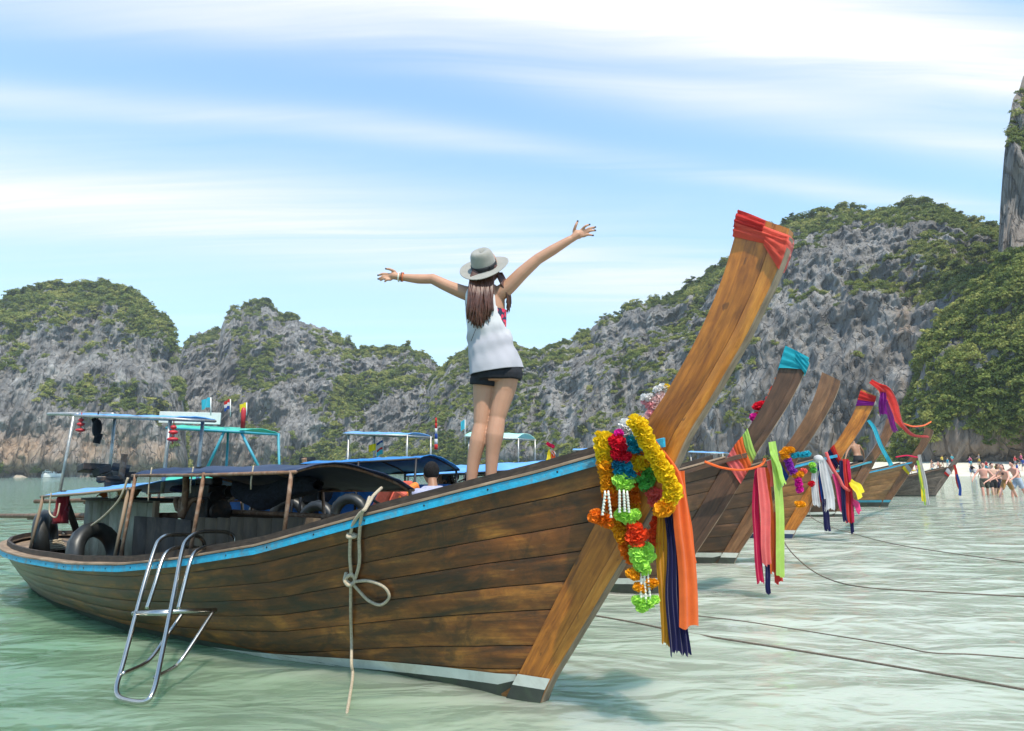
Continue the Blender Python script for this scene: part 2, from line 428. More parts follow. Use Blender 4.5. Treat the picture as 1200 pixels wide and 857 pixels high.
def massif(name, label, sil, depth, back, cols, rows, amp, vegf, tanf, undercut=0., nveg=6000, vsize=(1., 3.), seed=0, veglabel=''):
    """limestone massif: sil = skyline (px, py) pairs, depth(px) = distance of the foot, back(px) = how far the summit lies behind the foot"""
    sx = np.array([p[0] for p in sil], float); sy = np.array([p[1] for p in sil], float)
    pxs = np.linspace(sx[0], sx[-1], cols)
    vrow = np.concatenate([np.linspace(0, 1, rows), [1.0]*6])
    tb = np.concatenate([np.linspace(0, 1, rows), 1+np.array([.15, .4, .8, 1.3, 2.0, 3.0])])
    dropb = np.concatenate([np.zeros(rows), [.03, .12, .3, .55, .8, 1.05]])
    PX, V = np.meshgrid(pxs, vrow, indexing='ij'); TB = np.broadcast_to(tb, PX.shape); DB = np.broadcast_to(dropb, PX.shape)
    jag = (fbm(PX*.09, PX*0, PX*0, 4, seed+50)-.5)
    PYT = np.interp(PX, sx, sy)+jag*12
    D0 = np.interp(PX, depth[0], depth[1]); BK = np.interp(PX, back[0], back[1])
    DT = D0+BK
    slope = np.zeros_like(PX)
    rx = np.zeros_like(PX)
    # slope of the skyline ray
    a_ = (PX-600)/FPX; b_ = (428.5-PYT)/FPX
    ry = _fw[1]+_cx[1]*a_+_cy[1]*b_; rz = _fw[2]+_cx[2]*a_+_cy[2]*b_; rx = _fw[0]+_cx[0]*a_+_cy[0]*b_
    ZT = np.maximum(CAMH+rz/ry*DT, 2.0)
    prof = np.minimum(TB, 1)**1.7
    Dp = D0+BK*np.where(TB <= 1, prof, TB)
    Z = ZT*V*(1-DB)-1.5*(1-np.minimum(V*8, 1))
    Xp = rx/ry*Dp
    # relief: buttresses, flutes, ledges
    wx_ = Xp*.012; wy_ = Dp*.012; wz_ = Z*.012
    big = fbm(wx_*1.1, wy_*1.1, wz_*.7, 3, seed)-.5
    mid = fbm(Xp*.045, Dp*.045, Z*.018, 4, seed+7, True)-.5
    fine = fbm(Xp*.2, Dp*.2, Z*.035, 4, seed+13, True)-.5
    fin2 = fbm(Xp*.55, Dp*.55, Z*.16, 3, seed+17, True)-.5
    led = np.abs((Z*.045+fbm(Xp*.02, Dp*.02, Z*.01, 3, seed+21)*2.2) % 1.0-.5)*2
    fade = np.clip((1-np.minimum(TB, 1))*6, .35, 1)
    disp = amp*(big*3.6+mid*2.6+fine*1.5+fin2*.40+(led-.5)*.6)*fade
    disp -= undercut*np.exp(-((Z-1.)/3.2)**2)
    dirl = np.sqrt(Xp**2+Dp**2)
    Xd = Xp-Xp/dirl*disp; Yd = Dp-Dp/dirl*disp
    Zd = Z+(fine*amp*.35+mid*amp*.3)*np.minimum(V*3, 1)*np.where(TB > .97, .5, 1)
    vs = np.stack([Xd, Yd, Zd], -1)
    du = np.gradient(vs, axis=0); dv = np.gradient(vs, axis=1); nrm = np.cross(du, dv); nrm /= np.linalg.norm(nrm, axis=-1, keepdims=True)+1e-9
    up = np.abs(nrm[..., 2])
    vn = .5*fbm(Xp*.035, Dp*.035, Z*.04, 4, seed+31)+.5*fbm(Xp*.15, Dp*.15, Z*.13, 4, seed+33)
    veg = vegf(PX, np.minimum(V, 1), PYT)+(vn-.5)*3.4+(up-.40)*.9-disp/amp*.10
    veg = np.where(V < .03, -.5, veg)
    tan = np.clip(tanf(PX, np.minimum(V, 1)), 0, 1)
    n_i, n_j = PX.shape
    ii = np.arange(n_i-1)[:, None]*n_j+np.arange(n_j-1)[None, :]
    f = np.stack([ii, ii+n_j, ii+n_j+1, ii+1], -1).reshape(-1, 4)
    me = bpy.data.meshes.new(name); me.from_pydata(vs.reshape(-1, 3).tolist(), [], f.tolist())
    me.polygons.foreach_set('use_smooth', [True]*len(me.polygons))
    for nm, arr in (('veg', np.clip(veg, 0, 1)), ('tan', tan)):
        A = me.attributes.new(nm, 'FLOAT', 'POINT'); A.data.foreach_set('value', arr.astype(np.float32).ravel())
    o = obj(name, me, ROCK); tag(o, label, kind='structure')
    # vegetation
    area = np.linalg.norm(np.cross(du, dv), axis=-1)
    pr = np.clip((veg-.33)*2.4, 0, 1)*area*np.where(TB > 1.5, 0, 1)
    pr = pr.ravel()/pr.sum(); r = np.random.default_rng(seed+5)
    idx = r.choice(len(pr), nveg, p=pr)
    flat = vs.reshape(-1, 3)[idx]; tu = du.reshape(-1, 3)[idx]; tv = dv.reshape(-1, 3)[idx]
    pts = flat+tu*r.uniform(-.5, .5, (nveg, 1))+tv*r.uniform(-.5, .5, (nveg, 1))
    s_ = vsize[0]+(vsize[1]-vsize[0])*r.random(nveg)**2.2
    pts[:, 2] += s_*.25
    scatter('cliff_vegetation', pts, s_, veglabel)
    return o
G = lambda x, c, w_: np.exp(-((x-c)/w_)**2)
# left headland
massif('left_cliff', 'grey limestone headland with green top on the left', [(-330, 470), (-200, 420), (-100, 388), (-40, 368), (0, 357), (30, 342), (60, 336), (120, 335), (150, 341), (180, 363), (200, 386), (209, 410), (213, 450), (217, 500), (221, 552)],
       ([-330, 0, 150, 221], [255, 275, 285, 300]), ([-330, 0, 120, 200, 221], [60, 60, 60, 30, 8]), 420, 190, 5.5,
       lambda px, v, t: np.clip((v-.56)*3.2, 0, .62)+.62*G(v, .37, .075)*np.clip((px-30)/40, 0, 1)*np.clip((215-px)/20, 0, 1)-.02,
       lambda px, v: G(v, .08, .11)*1.3+.6*G(px, 150, 30)*G(v, .16, .1), 6, 15000, (.6, 2.3), 3, 'green trees and scrub on the left headland')
massif('middle_cliff', 'grey limestone cliff with rounded summit in the middle distance', [(150, 470), (190, 425), (212, 409), (230, 396), (258, 388), (264, 374), (275, 363), (300, 357), (315, 361), (332, 373), (350, 377), (365, 383), (385, 387), (405, 402), (418, 416), (432, 413), (450, 412), (480, 411), (500, 416), (515, 430), (530, 452), (560, 500), (590, 540)],
       ([150, 215, 300, 450, 590], [400, 372, 350, 330, 320]), ([150, 300, 480, 590], [60, 90, 70, 40]), 420, 190, 6.5,
       lambda px, v, t: -.30+.95*G(px-410-(v-.45)*90, 0, 42)*np.clip((.85-v)*4, 0, 1)+.3*G(v, .97, .06)+.45*G(px, 320, 50)*G(v, .55, .10)+.3*G(v, .05, .08),
       lambda px, v: .5*G(v, .08, .08)*G(px, 310, 40), 3, 14000, (.6, 2.2), 8, 'green scrub on the middle cliff')
massif('right_cliff', 'long limestone ridge covered in trees behind the boats', [(440, 545), (470, 505), (490, 475), (512, 438), (530, 420), (545, 412), (570, 405), (600, 404), (622, 414), (640, 412), (690, 389), (702, 378), (740, 361), (765, 354), (800, 344), (830, 325), (850, 308), (900, 276), (930, 262), (965, 253), (1000, 247), (1040, 248), (1060, 241), (1088, 236), (1108, 246), (1130, 262), (1160, 264), (1200, 268), (1300, 290), (1450, 330)],
       ([440, 520, 640, 800, 1000, 1200, 1450], [300, 285, 250, 215, 170, 125, 95]), ([440, 520, 700, 900, 1100, 1450], [40, 70, 80, 90, 85, 80]), 760, 230, 4.6,
       lambda px, v, t: .0+.6*G(v, .06, .16)*np.clip((860-px)/80, 0, 1)+.35*G(v, .95, .1)+.42*G(px, 530, 35)+.42*np.clip((px-1030)/80, 0, 1)*np.clip((v-.28)*4, 0, 1)-.5*np.clip((px-1000)/60, 0, 1)*np.clip((.26-v)*6, 0, 1)+.22*G(px, 860, 70),
       lambda px, v: np.clip((px-1000)/80, 0, 1)*G(v, .10, .10)*1.2+.9*G(px, 1047, 9)*G(v, .40, .12), 5, 34000, (.35, 1.7), 14, 'dense green trees and scrub on the right ridge')
massif('cliff_spire', 'sheer grey limestone wall rising at the far right', [(1168, 330), (1170, 302), (1172, 250), (1177, 190), (1184, 135), (1196, 98), (1215, 60), (1260, 0), (1330, -70), (1480, -90)],
       ([1168, 1480], [128, 100]), ([1168, 1200, 1480], [6, 22, 40]), 190, 170, 5.0,
       lambda px, v, t: -.16+.25*G(v, .75, .12), lambda px, v: .35+0*px, 0, 1400, (.5, 1.5), 29, 'scattered shrubs on the sheer wall')
massif('forest_slope', 'wooded lower slope under the sheer wall at the right', [(1040, 545), (1070, 470), (1085, 405), (1110, 372), (1150, 335), (1180, 308), (1210, 296), (1300, 290), (1450, 300)],
       ([1040, 1200, 1450], [128, 104, 84]), ([1040, 1200, 1450], [12, 22, 30]), 300, 150, 3.0,
       lambda px, v, t: .62-1.1*np.clip((.30-v)*5, 0, 1), lambda px, v: G(v, .10, .13)*1.3, 4, 13000, (.4, 1.7), 37, 'dense tree cover on the lower right slope')
# ================================================================== BOAT MATERIALS
def wood(name, dark, mid, light, grime=.6, grime_col=(.012, .009, .007), rough=.42, along=1.6, across=26., weather=None, spot=0.0, coat=.15):
    m, k, b = new_mat(name)
    uv = k.new('ShaderNodeUVMap').outputs[0]; rnd = k.new('ShaderNodeObjectInfo').outputs['Random']
    off = k.new('ShaderNodeCombineXYZ', {0: k.math('MULTIPLY', rnd, 37.), 1: k.math('MULTIPLY', rnd, 11.), 2: 0.}).outputs[0]
    p = k.vmath('ADD', uv, off)
    gr = k.noise(k.mapping(p, scale=(along, across, 1)), 1.0, 7, .65, .6)
    fig = k.noise(k.mapping(p, scale=(along*1.1, across*.14, 1)), 1.0, 5, .6, 1.2)
    f = k.math('ADD', k.math('MULTIPLY', gr, .55), k.math('MULTIPLY', fig, .60))
    f = k.math('ADD', f, k.math('MULTIPLY_ADD', rnd, .16, -.12))
    c = k.ramp(f, [(.34, dark), (.56, mid), (.78, light)])
    g = k.ramp(k.noise(k.mapping(p, scale=(along*.8, across*.22, 1)), 1.3, 6, .68, .8), [(.44, 0.), (.66, 1.)])
    c = k.mix(k.math('MULTIPLY', g, grime), c, grime_col)
    blot = k.ramp(k.noise(k.mapping(p, scale=(2.0, 3.6, 1), rot=(0, 0, .5)), 1., 6, .72, .6), [(.44, 0.), (.62, 1.)])
    c = k.mix(k.math('MULTIPLY', blot, grime*.55), c, grime_col)
    if spot:
        sp_ = k.ramp(k.noise(k.mapping(p, scale=(9, 16, 1)), 1., 3, .5, .3), [(.66, 0.), (.71, 1.)])
        c = k.mix(k.math('MULTIPLY', sp_, spot), c, (.035, .017, .008))
    if weather:
        sc_ = k.ramp(k.noise(k.mapping(p, scale=(7, 70, 1), rot=(0, 0, .12)), 1., 3, .6, .2), [(.70, 0.), (.76, 1.)])
        c = k.mix(k.math('MULTIPLY', sc_, .30), c, (.42, .33, .22))
        ds_ = k.ramp(k.noise(k.mapping(p, scale=(1.3, 1.6, 1), rot=(0, 0, -.4), loc=(3, 9, 0)), 1.6, 7, .75, .9), [(.50, 0.), (.60, 1.)])
        c = k.mix(k.math('MULTIPLY', ds_, .55), c, (.018, .012, .008))
        u = k.new('ShaderNodeSeparateXYZ', {0: uv}).outputs[0]
        wf = k.math('MULTIPLY', k.math('MULTIPLY_ADD', u, .24, -.85, clamp=True), k.math('MULTIPLY_ADD', k.noise(k.mapping(p, scale=(1, 5, 1)), 1.4, 6, .7), 1.6, -.1, clamp=True))
        c = k.mix(k.math('MULTIPLY', wf, .9), c, weather)
    k.put(b.inputs['Base Color'], c)
    k.put(b.inputs['Roughness'], k.math('MULTIPLY_ADD', gr, .3, rough-.15))
    b.inputs['Coat Weight'].default_value = coat; b.inputs['Coat Roughness'].default_value = .3
    k.l.new(k.new('ShaderNodeBump', {'Strength': .5, 'Distance': .004, 'Height': k.math('ADD', gr, k.math('MULTIPLY', g, -.5))}).outputs[0], b.inputs['Normal'])
    return m
W_HULL = wood('hull_wood', (.065, .017, .004), (.23, .070, .012), (.58, .225, .035), .80, weather=(.235, .20, .135))
W_STEM = wood('stem_wood', (.20, .055, .007), (.52, .17, .018), (.74, .295, .04), .34, rough=.4, along=2.2, across=30, spot=.55)
W_DARK = wood('dark_wood', (.014, .010, .007), (.045, .030, .020), (.10, .068, .044), .5, rough=.7, along=6, across=60, coat=0)
W_PALE = wood('pale_wood', (.13, .085, .05), (.29, .20, .13), (.42, .31, .21), .4, (.07, .05, .035), rough=.8, along=3, across=40, coat=0)
W_GREY = wood('grey_board', (.19, .18, .13), (.33, .32, .24), (.46, .44, .35), .35, (.09, .09, .06), rough=.85, along=2, across=10, coat=0)
W_BROWN = wood('brown_board', (.045, .028, .014), (.085, .055, .028), (.13, .088, .045), .4, rough=.8, along=3, across=20, coat=0)
W_HULL2 = wood('hull_wood_umber', (.040, .016, .007), (.105, .046, .019), (.23, .11, .045), .6, along=2, across=22)
W_HULL3 = wood('hull_wood_orange', (.11, .040, .009), (.28, .115, .028), (.45, .21, .06), .5, along=2, across=22)
W_HULL4 = wood('hull_wood_tan', (.18, .082, .028), (.32, .155, .055), (.42, .22, .09), .35, along=2, across=22)
W_HULLG = wood('hull_wood_grey', (.075, .055, .042), (.15, .115, .09), (.24, .19, .15), .5, rough=.8, along=2, across=22, coat=0)
W_STEM2 = wood('stem_wood_dark', (.045, .019, .009), (.105, .048, .023), (.17, .085, .045), .4, along=2.2, across=30, coat=.05, rough=.6)
W_STEM3 = wood('stem_wood_brown', (.085, .036, .014), (.20, .088, .036), (.31, .15, .065), .4, along=2.2, across=30)
P_BLUE = simple('blue_paint', (.018, .34, .54), .45, var=.22, scale=16, dirt=((.17, .15, .12), .75), bump=.4, bscale=50)
P_TEAL = simple('teal_paint', (.05, .28, .36), .5, var=.15, scale=9)
P_WHITE = simple('white_paint', (.62, .62, .55), .55, var=.18, scale=4, dirt=((.30, .22, .12), .45))
P_BOTTOM = simple('bottom_paint', (.045, .050, .040), .6, var=.4, scale=6, dirt=((.06, .10, .045), .5))
P_NAVY = simple('navy_paint', (.02, .04, .09), .5, var=.2)
P_BRIGHT = simple('bright_blue_paint', (.01, .16, .55), .5, var=.15, scale=5, dirt=((.01, .06, .2), .4))
TARP_BLUE = simple('blue_tarp', (.11, .33, .70), .55, var=.2, scale=3, dirt=((.25, .42, .6), .4), bump=.2, bscale=12)
TARP_NAVY = simple('navy_tarp', (.012, .028, .075), .6, var=.3, scale=3, dirt=((.05, .06, .09), .35), bump=.3, bscale=10)
TARP_ROYAL = simple('royal_blue_tarp', (.012, .18, .50), .55, var=.25, scale=3, bump=.2, bscale=10)
TARP_GREEN = simple('green_tarp', (.05, .42, .31), .55, var=.2, scale=3, bump=.25, bscale=14)
TARP_MINT = simple('mint_tarp', (.38, .72, .62), .6, var=.12, scale=3, bump=.2, bscale=14)
PIPE = simple('galvanised_pipe', (.42, .42, .40), .45, .7, var=.25, scale=20, dirt=((.22, .12, .06), .5))
RUST = simple('rusty_pipe', (.22, .12, .07), .75, .3, var=.45, scale=18, dirt=((.42, .36, .30), .5))
BLKPIPE = simple('black_pipe', (.02, .02, .022), .5, .3, var=.3)
STEEL = simple('stainless_steel', (.50, .48, .44), .27, 1., var=.12, scale=14)
RUBBER = simple('tyre_rubber', (.014, .015, .015), .42, var=.35, scale=9, dirt=((.06, .06, .055), .35))
IRON = simple('oily_iron', (.03, .03, .032), .45, .6, var=.5, scale=16, dirt=((.10, .055, .03), .6))
RED = simple('red_paint', (.45, .025, .03), .5, var=.2)
ROPE = simple('rope_fibre', (.46, .38, .27), .9, var=.25, scale=60, bump=.8, bscale=150)
ROPE_D = simple('dark_rope_fibre', (.15, .12, .09), .9, var=.3, scale=60, bump=.8, bscale=150)
PLWHITE = simple('white_board', (.72, .72, .68), .6, var=.1, scale=4, dirt=((.45, .42, .36), .4))

# ================================================================== HULL FORM (s = metres aft of the stem foot, off = metres towards starboard)
S_END = 7.9
_bs = np.array([-1.06, -.6, 0, 1, 2, 3, 4, 5, 6, 6.6, 7.1, 7.5, 7.75, 7.86, 7.9]); _bv = np.array([.058, .10, .30, .58, .75, .84, .87, .87, .84, .78, .68, .52, .33, .18, .03])
_zs = np.array([-1.06, -.8, -.5, -.15, .22, .56, .92, 1.71, 1.95, 2.78, 3.7, 4.63, 5.75, 6.3, 7.0, 7.6, 7.9])
_zv = np.array([1.58, 1.528, 1.45, 1.353, 1.267, 1.186, 1.10, .907, .85, .718, .608, .55, .53, .53, .54, .56, .57])+.028
_seam = np.array([(.25, -.05), (.125, .17), (-.23, .755), (-.415, 1.05), (-.65, 1.45), (-.78, 1.665), (-1.1, 2.2)])
def bS(s): return np.interp(s, _bs, _bv)
def zS(s): return np.interp(s, _zs, _zv)
def zKv(s): return np.interp(s, [-1, .2, 1, 2, 4, 6, 7.9], [-.03, -.03, -.10, -.22, -.28, -.25, -.10])
def zB(s):
    s = np.asarray(s, float)
    seam = np.interp(-s, -_seam[:, 0], _seam[:, 1])
    return np.where(s < .22, seam, zKv(s))
def pX(s): return np.interp(s, [-.7, .67, 1.4, 2.4, 4.2, 5.8, 7.5], [1.0, .99, .78, .50, .44, .56, .75])
def y_at(s, z):
    zb = zB(s); g = np.clip((z-zb)/np.maximum(zS(s)-zb, 1e-3), 0, 1)**pX(s)
    return .055+np.maximum(bS(s)-.055, 0)*g
def strake_s0(t):
    for s in np.linspace(-.9, .3, 500):
        z = zKv(s)+(zS(s)-zKv(s))*t
        if z >= float(zB(s)): return s
    return .26
def hull_pts(t, nu, dy=0.):
    s0 = strake_s0(t); u = np.linspace(0, 1, nu); s = s0+(S_END-s0)*(1-(1-u)**1.25)
    z = zKv(s)+(zS(s)-zKv(s))*t; z = np.maximum(z, zB(s))
    return s, np.maximum(y_at(s, z)-dy, .004), z
FRONT = [(.03, -.10), (0, 0), (-.08, .15), (-.36, .55), (-.60, .90), (-.80, 1.21), (-.93, 1.42), (-1.01, 1.58), (-1.15, 1.77), (-1.36, 2.08), (-1.532, 2.38), (-1.607, 2.555), (-1.63, 2.64)]
BACK = [(.28, -.10), (.225, 0), (.125, .17), (-.23, .755), (-.415, 1.05), (-.65, 1.45), (-.78, 1.66), (-.868, 1.76), (-.995, 1.94), (-1.098, 2.096), (-1.198, 2.275), (-1.282, 2.455), (-1.348, 2.636), (-1.398, 2.78)]
def resamp(pl, n):
    pl = np.array(pl); d = np.concatenate([[0], np.cumsum(np.linalg.norm(np.diff(pl, axis=0), axis=1))]); t = np.linspace(0, d[-1], n)
    return np.stack([np.interp(t, d, pl[:, 0]), np.interp(t, d, pl[:, 1])], -1)
NST = 44
F_R = resamp(FRONT, NST); B_R = resamp([p for p in spline([(a, 0, c) for a, c in BACK], 6)] and [(p[0], p[2]) for p in spline([(a, 0, c) for a, c in BACK], 6)], NST)
def stem_pt(i, fr):
    """point in the stem board: i 0..1 from foot to tip, fr 0 = back edge, 1 = front edge -> (s, z, half thickness)"""
    x = i*(NST-1); a = int(min(x, NST-2)); f = x-a
    p = (B_R[a]*(1-f)+B_R[a+1]*f)*(1-fr)+(F_R[a]*(1-f)+F_R[a+1]*f)*fr
    return p[0], p[1], .075-.030*fr

def plan_curve():
    ss = np.concatenate([np.linspace(-1.02, 6, 60), 6+(S_END-6)*np.sin(np.linspace(0, math.pi/2, 26))[1:]])
    a = np.stack([ss, bS(ss)], -1)
    full = np.concatenate([a, (a*np.array([1, -1]))[::-1][1:]])
    t = np.gradient(full, axis=0); t /= np.linalg.norm(t, axis=1, keepdims=True)
    nrm = np.stack([t[:, 1], -t[:, 0]], -1)      # inward
    return full, nrm
PLAN, PNRM = plan_curve()
def rail_sweep(prof, part='all', smin=-2, smax=99):
    """sweep a closed (inward, up) profile along the sheer"""
    rows = []; uvs = []; L = 0; last = None
    n_ = len(PLAN); half = (n_+1)//2
    for i in range(n_):
        if part == 'near' and i >= half: break
        if part == 'far' and i < half-1: continue
        (s, o), (ns, no) = PLAN[i], PNRM[i]
        if s < smin or s > smax: continue
        if last is not None: L += math.hypot(s-last[0], o-last[1])
        last = (s, o); z = zS(s)
        row = []
        for inw, up_ in prof+[prof[0]]:
            oo = o+no*inw
            if o > 0: oo = max(oo, .0)
            if o < 0: oo = min(oo, -.0)
            row.append((-(s+ns*inw), -oo, z+up_))
        rows.append(row)
        acc = np.concatenate([[0], np.cumsum([math.dist(a, b_) for a, b_ in zip(prof+[prof[0]], prof[1:]+[prof[0], prof[0]])])])[:len(row)]
        uvs.append([(L, v) for v in acc])
    mb = MB().grid(rows, uvs, flip=True)
    m_ = len(rows[0])-1; b0 = len(rows)*len(rows[0])
    mb.f.append(tuple(range(m_))); mb.f.append(tuple((len(rows)-1)*len(rows[0])+j for j in range(m_))[::-1])
    return mb

def build_hull(B, plank_m, stem_m, rail_m, stripe_m, bottom_m, cap_m, coam_m, nstrakes=8, nu=56, far_planks=True, stripe=(.085, .155, -.052), tip=1.0):
    edges = np.linspace(0, 1, nstrakes+1)**.92
    edges[1:-1] += np.random.default_rng(nu).uniform(-.016, .016, nstrakes-1)
    for side in (1, -1):
        if side < 0 and not far_planks:
            rows = []
            for t in np.linspace(0, 1, 9):
                s, y, z = hull_pts(t, nu); rows.append([(-a, y_*1., c_) for a, y_, c_ in zip(s, y, z)])
            MB().grid(rows).build('hull_side', plank_m, B); continue
        for q in range(nstrakes):
            t0, t1 = edges[q], edges[q+1]; e = .0020; d = (t1-t0)*.07
            spec = [(t0+e, .028), (t0+e, .0025), (t0+e+d, .0), ((t0+t1)/2, -.0015), (t1-e-d, 0.), (t1-e, .0025), (t1-e, .028)]
            rows = []; uvs = []
            for t, dy in spec:
                s, y, z = hull_pts(t, nu, dy)
                rows.append([(-a, -y_*side, c_) for a, y_, c_ in zip(s, y, z)]); uvs.append([(a, t*1.15+side*3) for a in s])
            MB().grid(rows, uvs, flip=(side > 0)).build('plank', plank_m, B, auto=50)
    rows = []
    for t in np.linspace(0, 1, 9):
        s, y, z = hull_pts(t, nu, .03); rows.append([(-a, -y_, c_) for a, y_, c_ in zip(s, y, z)])
    mb = MB().grid(rows, flip=True)
    rows = [[(p[0], -p[1], p[2]) for p in r_] for r_ in rows]; mb.grid(rows)
    mb.build('hull_lining', W_DARK, B)
    # stem: rear board and nose piece
    for nm, f0, f1, mt in (('stem_board', 0., .70, stem_m), ('stem_nose', .708, 1., stem_m)):
        rows = []; uvs = []; L = 0; prev = None
        fr = [(f0, -1, .0), (f0, 1, .0)]
        n_f = 4
        prof = [(f0+(f1-f0)*j/n_f, 1) for j in range(n_f+1)]+[(f0+(f1-f0)*j/n_f, -1) for j in range(n_f, -1, -1)]
        for i in np.linspace(0, tip, 40):
            row = []; uv = []
            p = stem_pt(i, .5)
            if prev is not None: L += math.hypot(p[0]-prev[0], p[1]-prev[1])
            prev = p
            for jf, (f, sg) in enumerate(prof):
                s, z, th = stem_pt(i, f); hh = th-(.004 if f in (f0, f1) else 0)
                row.append((-s, -sg*hh, z)); uv.append((L, f*.33+(5 if sg < 0 else 0)))
            row.append(row[0]); uv.append(uv[0]); rows.append(row); uvs.append(uv)
        mb = MB().grid(rows, uvs); nr = len(rows[0])-1
        mb.f.append(tuple(range(nr))[::-1]); mb.f.append(tuple((len(rows)-1)*(nr+1)+j for j in range(nr)))
        mb.build(nm, mt, B, auto=35)
    # pale wood strip along the leading edge, its sunlit brightness put into the colour
    rows = []; uvs = []
    for i in np.linspace(.02, tip-.012, 40):
        s, z, th = stem_pt(i, 1.0); s2, z2, _ = stem_pt(i, 1.035)
        rows.append([(-s, th-.006, z), (-s2, th-.008, z2), (-s2, -th+.008, z2), (-s, -th+.006, z)]); uvs.append([(i*3.4, .0), (i*3.4, .01), (i*3.4, .08), (i*3.4, .09)])
    MB().grid(rows, uvs).build('stem_edge_strip', cap_m, B, smooth=False)
    # painted waterline stripe and dark bottom band, standing 4 mm proud
    z0, z1, sl = stripe
    for nm, lo, hi, mt in (('waterline_stripe', z0, z1, stripe_m), ('bottom_band', -.12, z0, bottom_m)):
        mb = MB()
        for side in (1, -1):
            rows = []
            for f in (0, .5, 1):
                r_ = []
                for s in np.linspace(.16, 7.6, 60):
                    zz_ = lo+(hi-lo)*f+sl*s*(1 if nm == 'waterline_stripe' or f > 0 else 0)+(.0 if nm == 'waterline_stripe' else .001)
                    if nm == 'bottom_band': zz_ = max(zz_, .055*f*min(max(s-1.5, 0), 1)-.12*(1-f)) if f > 0 else -.12
                    zz_ = max(zz_, float(zB(s))+.002)
                    r_.append((-s, -side*(float(y_at(s, zz_))+.0045), zz_))
                rows.append(r_)
            mb.grid(rows, flip=(side > 0))
            rows = []
            for f in (0, 1):
                zz_ = lo+(hi-lo)*f
                if nm == 'bottom_band': zz_ = -.08+(z0+.0+.08)*f
                ib = np.interp(zz_, B_R[:8, 1], np.arange(8)); ifr = np.interp(zz_, F_R[:8, 1], np.arange(8))
                sb = np.interp(zz_, B_R[:, 1], B_R[:, 0]); sf = np.interp(zz_, F_R[:, 1], F_R[:, 0])
                rows.append([(-sb-.004, -side*.0795, zz_), (-sf-.002, -side*.0495, zz_)])
            mb.grid(rows, flip=(side > 0))
        mb.build(nm, mt, B)
    rail_sweep([(-.026, -.056), (-.026, -.003), (.0, -.003), (.0, -.056)], smin=-.985).build('rub_rail', rail_m, B, bevel=.005)
    rail_sweep([(-.034, 0), (-.034, .016), (.085, .016), (.085, 0)], smin=-.70).build('gunwale_cap', cap_m, B, bevel=.004)
    for pt in ('near', 'far'):
        rail_sweep([(.055, .017), (.055, .066), (.083, .066), (.083, .017)], pt, smin=-.66).build('coaming', coam_m, B, bevel=.005)
    # decks
    rows = []
    for s in np.linspace(-.55, 1.55, 12):
        bb = max(bS(s)-.07, .01); rows.append([(-s, bb*f, zS(s)+.015) for f in np.linspace(-1, 1, 5)])
    MB().grid(rows, [[(i*.19, j*.2) for j in range(5)] for i in range(12)]).build('fore_deck', W_BROWN, B)
    rows = [[(-s, max(float(y_at(s, .16))-.03, .01)*f, .16) for f in (-1, 0, 1)] for s in np.linspace(1.2, 7.7, 14)]
    MB().grid(rows, [[(i*.5, j*.6) for j in range(3)] for i in range(14)]).build('floor_boards', W_BROWN, B)
    rows = []
    for s in np.linspace(6.55, S_END-.03, 8):
        bb = max(bS(s)-.08, .01); rows.append([(-s, bb*f, zS(s)-.03) for f in np.linspace(-1, 1, 5)])
    MB().grid(rows, [[(i*.2, j*.3) for j in range(5)] for i in range(8)]).build('stern_deck', W_PALE, B)

def canopy(B, s0, s1, hw, zs0, zs1, crown, top_m, pole_m, npost=3, sag=.02, nm='canopy', foot=None, ribs=True, lift=0.):
    lf = lambda a: lift*max(0., (.35-a)/1.35)
    """arched tarpaulin roof on posts; zs0/zs1 eave heights at s0/s1"""
    rows = []; r = np.random.default_rng(int(s0*100)+5)
    ns, na = 22, 14
    for i in range(ns+1):
        u = i/ns; s = s0+(s1-s0)*u; ze = zs0+(zs1-zs0)*u
        row = []
        for j in range(na+1):
            a = -1+2*j/na
            z = ze+crown*(1-abs(a)**2.2)*(1-.10*math.sin(u*math.pi*npost)**2)-sag*math.sin(u*math.pi*(npost-1))**2*(abs(a) > .5)+r.normal(0, .004)+lf(a)
            row.append((-s+r.normal(0, .004), hw*a*(1+.01*r.normal()), z))
        rows.append(row)
    C = MB().grid(rows).build(nm, top_m, B); sm = C.modifiers.new('thickness', 'SOLIDIFY'); sm.thickness = .008
    # eave beams
    for sg in (-1, 1):
        MB().tube([(-s0, sg*hw, zs0-.012+lf(sg)), (-(s0+s1)/2, sg*hw, (zs0+zs1)/2-.02+lf(sg)), (-s1, sg*hw, zs1-.012+lf(sg))], .014, 6).build('eave_beam', pole_m, C)
    for q in range(npost):
        u = q/(npost-1); s = s0+.06+(s1-s0-.12)*u; ze = zs0+(zs1-zs0)*u
        if ribs:
            MB().tube([(-s, hw*a, ze+crown*(1-abs(a)**2.2)-.022+lf(a)) for a in np.linspace(-1, 1, 11)], .012, 6).build('canopy_rib', pole_m, C)
        for sg in (-1, 1):
            zf = (zS(s)+.0) if foot is None else foot
            yb = sg*min(bS(s)-.07, hw+.08)
            MB().tube([(-s, yb, zf), (-s+.01, sg*hw, ze+lf(sg))], .016, 7).build('canopy_post', pole_m, C)
    return C
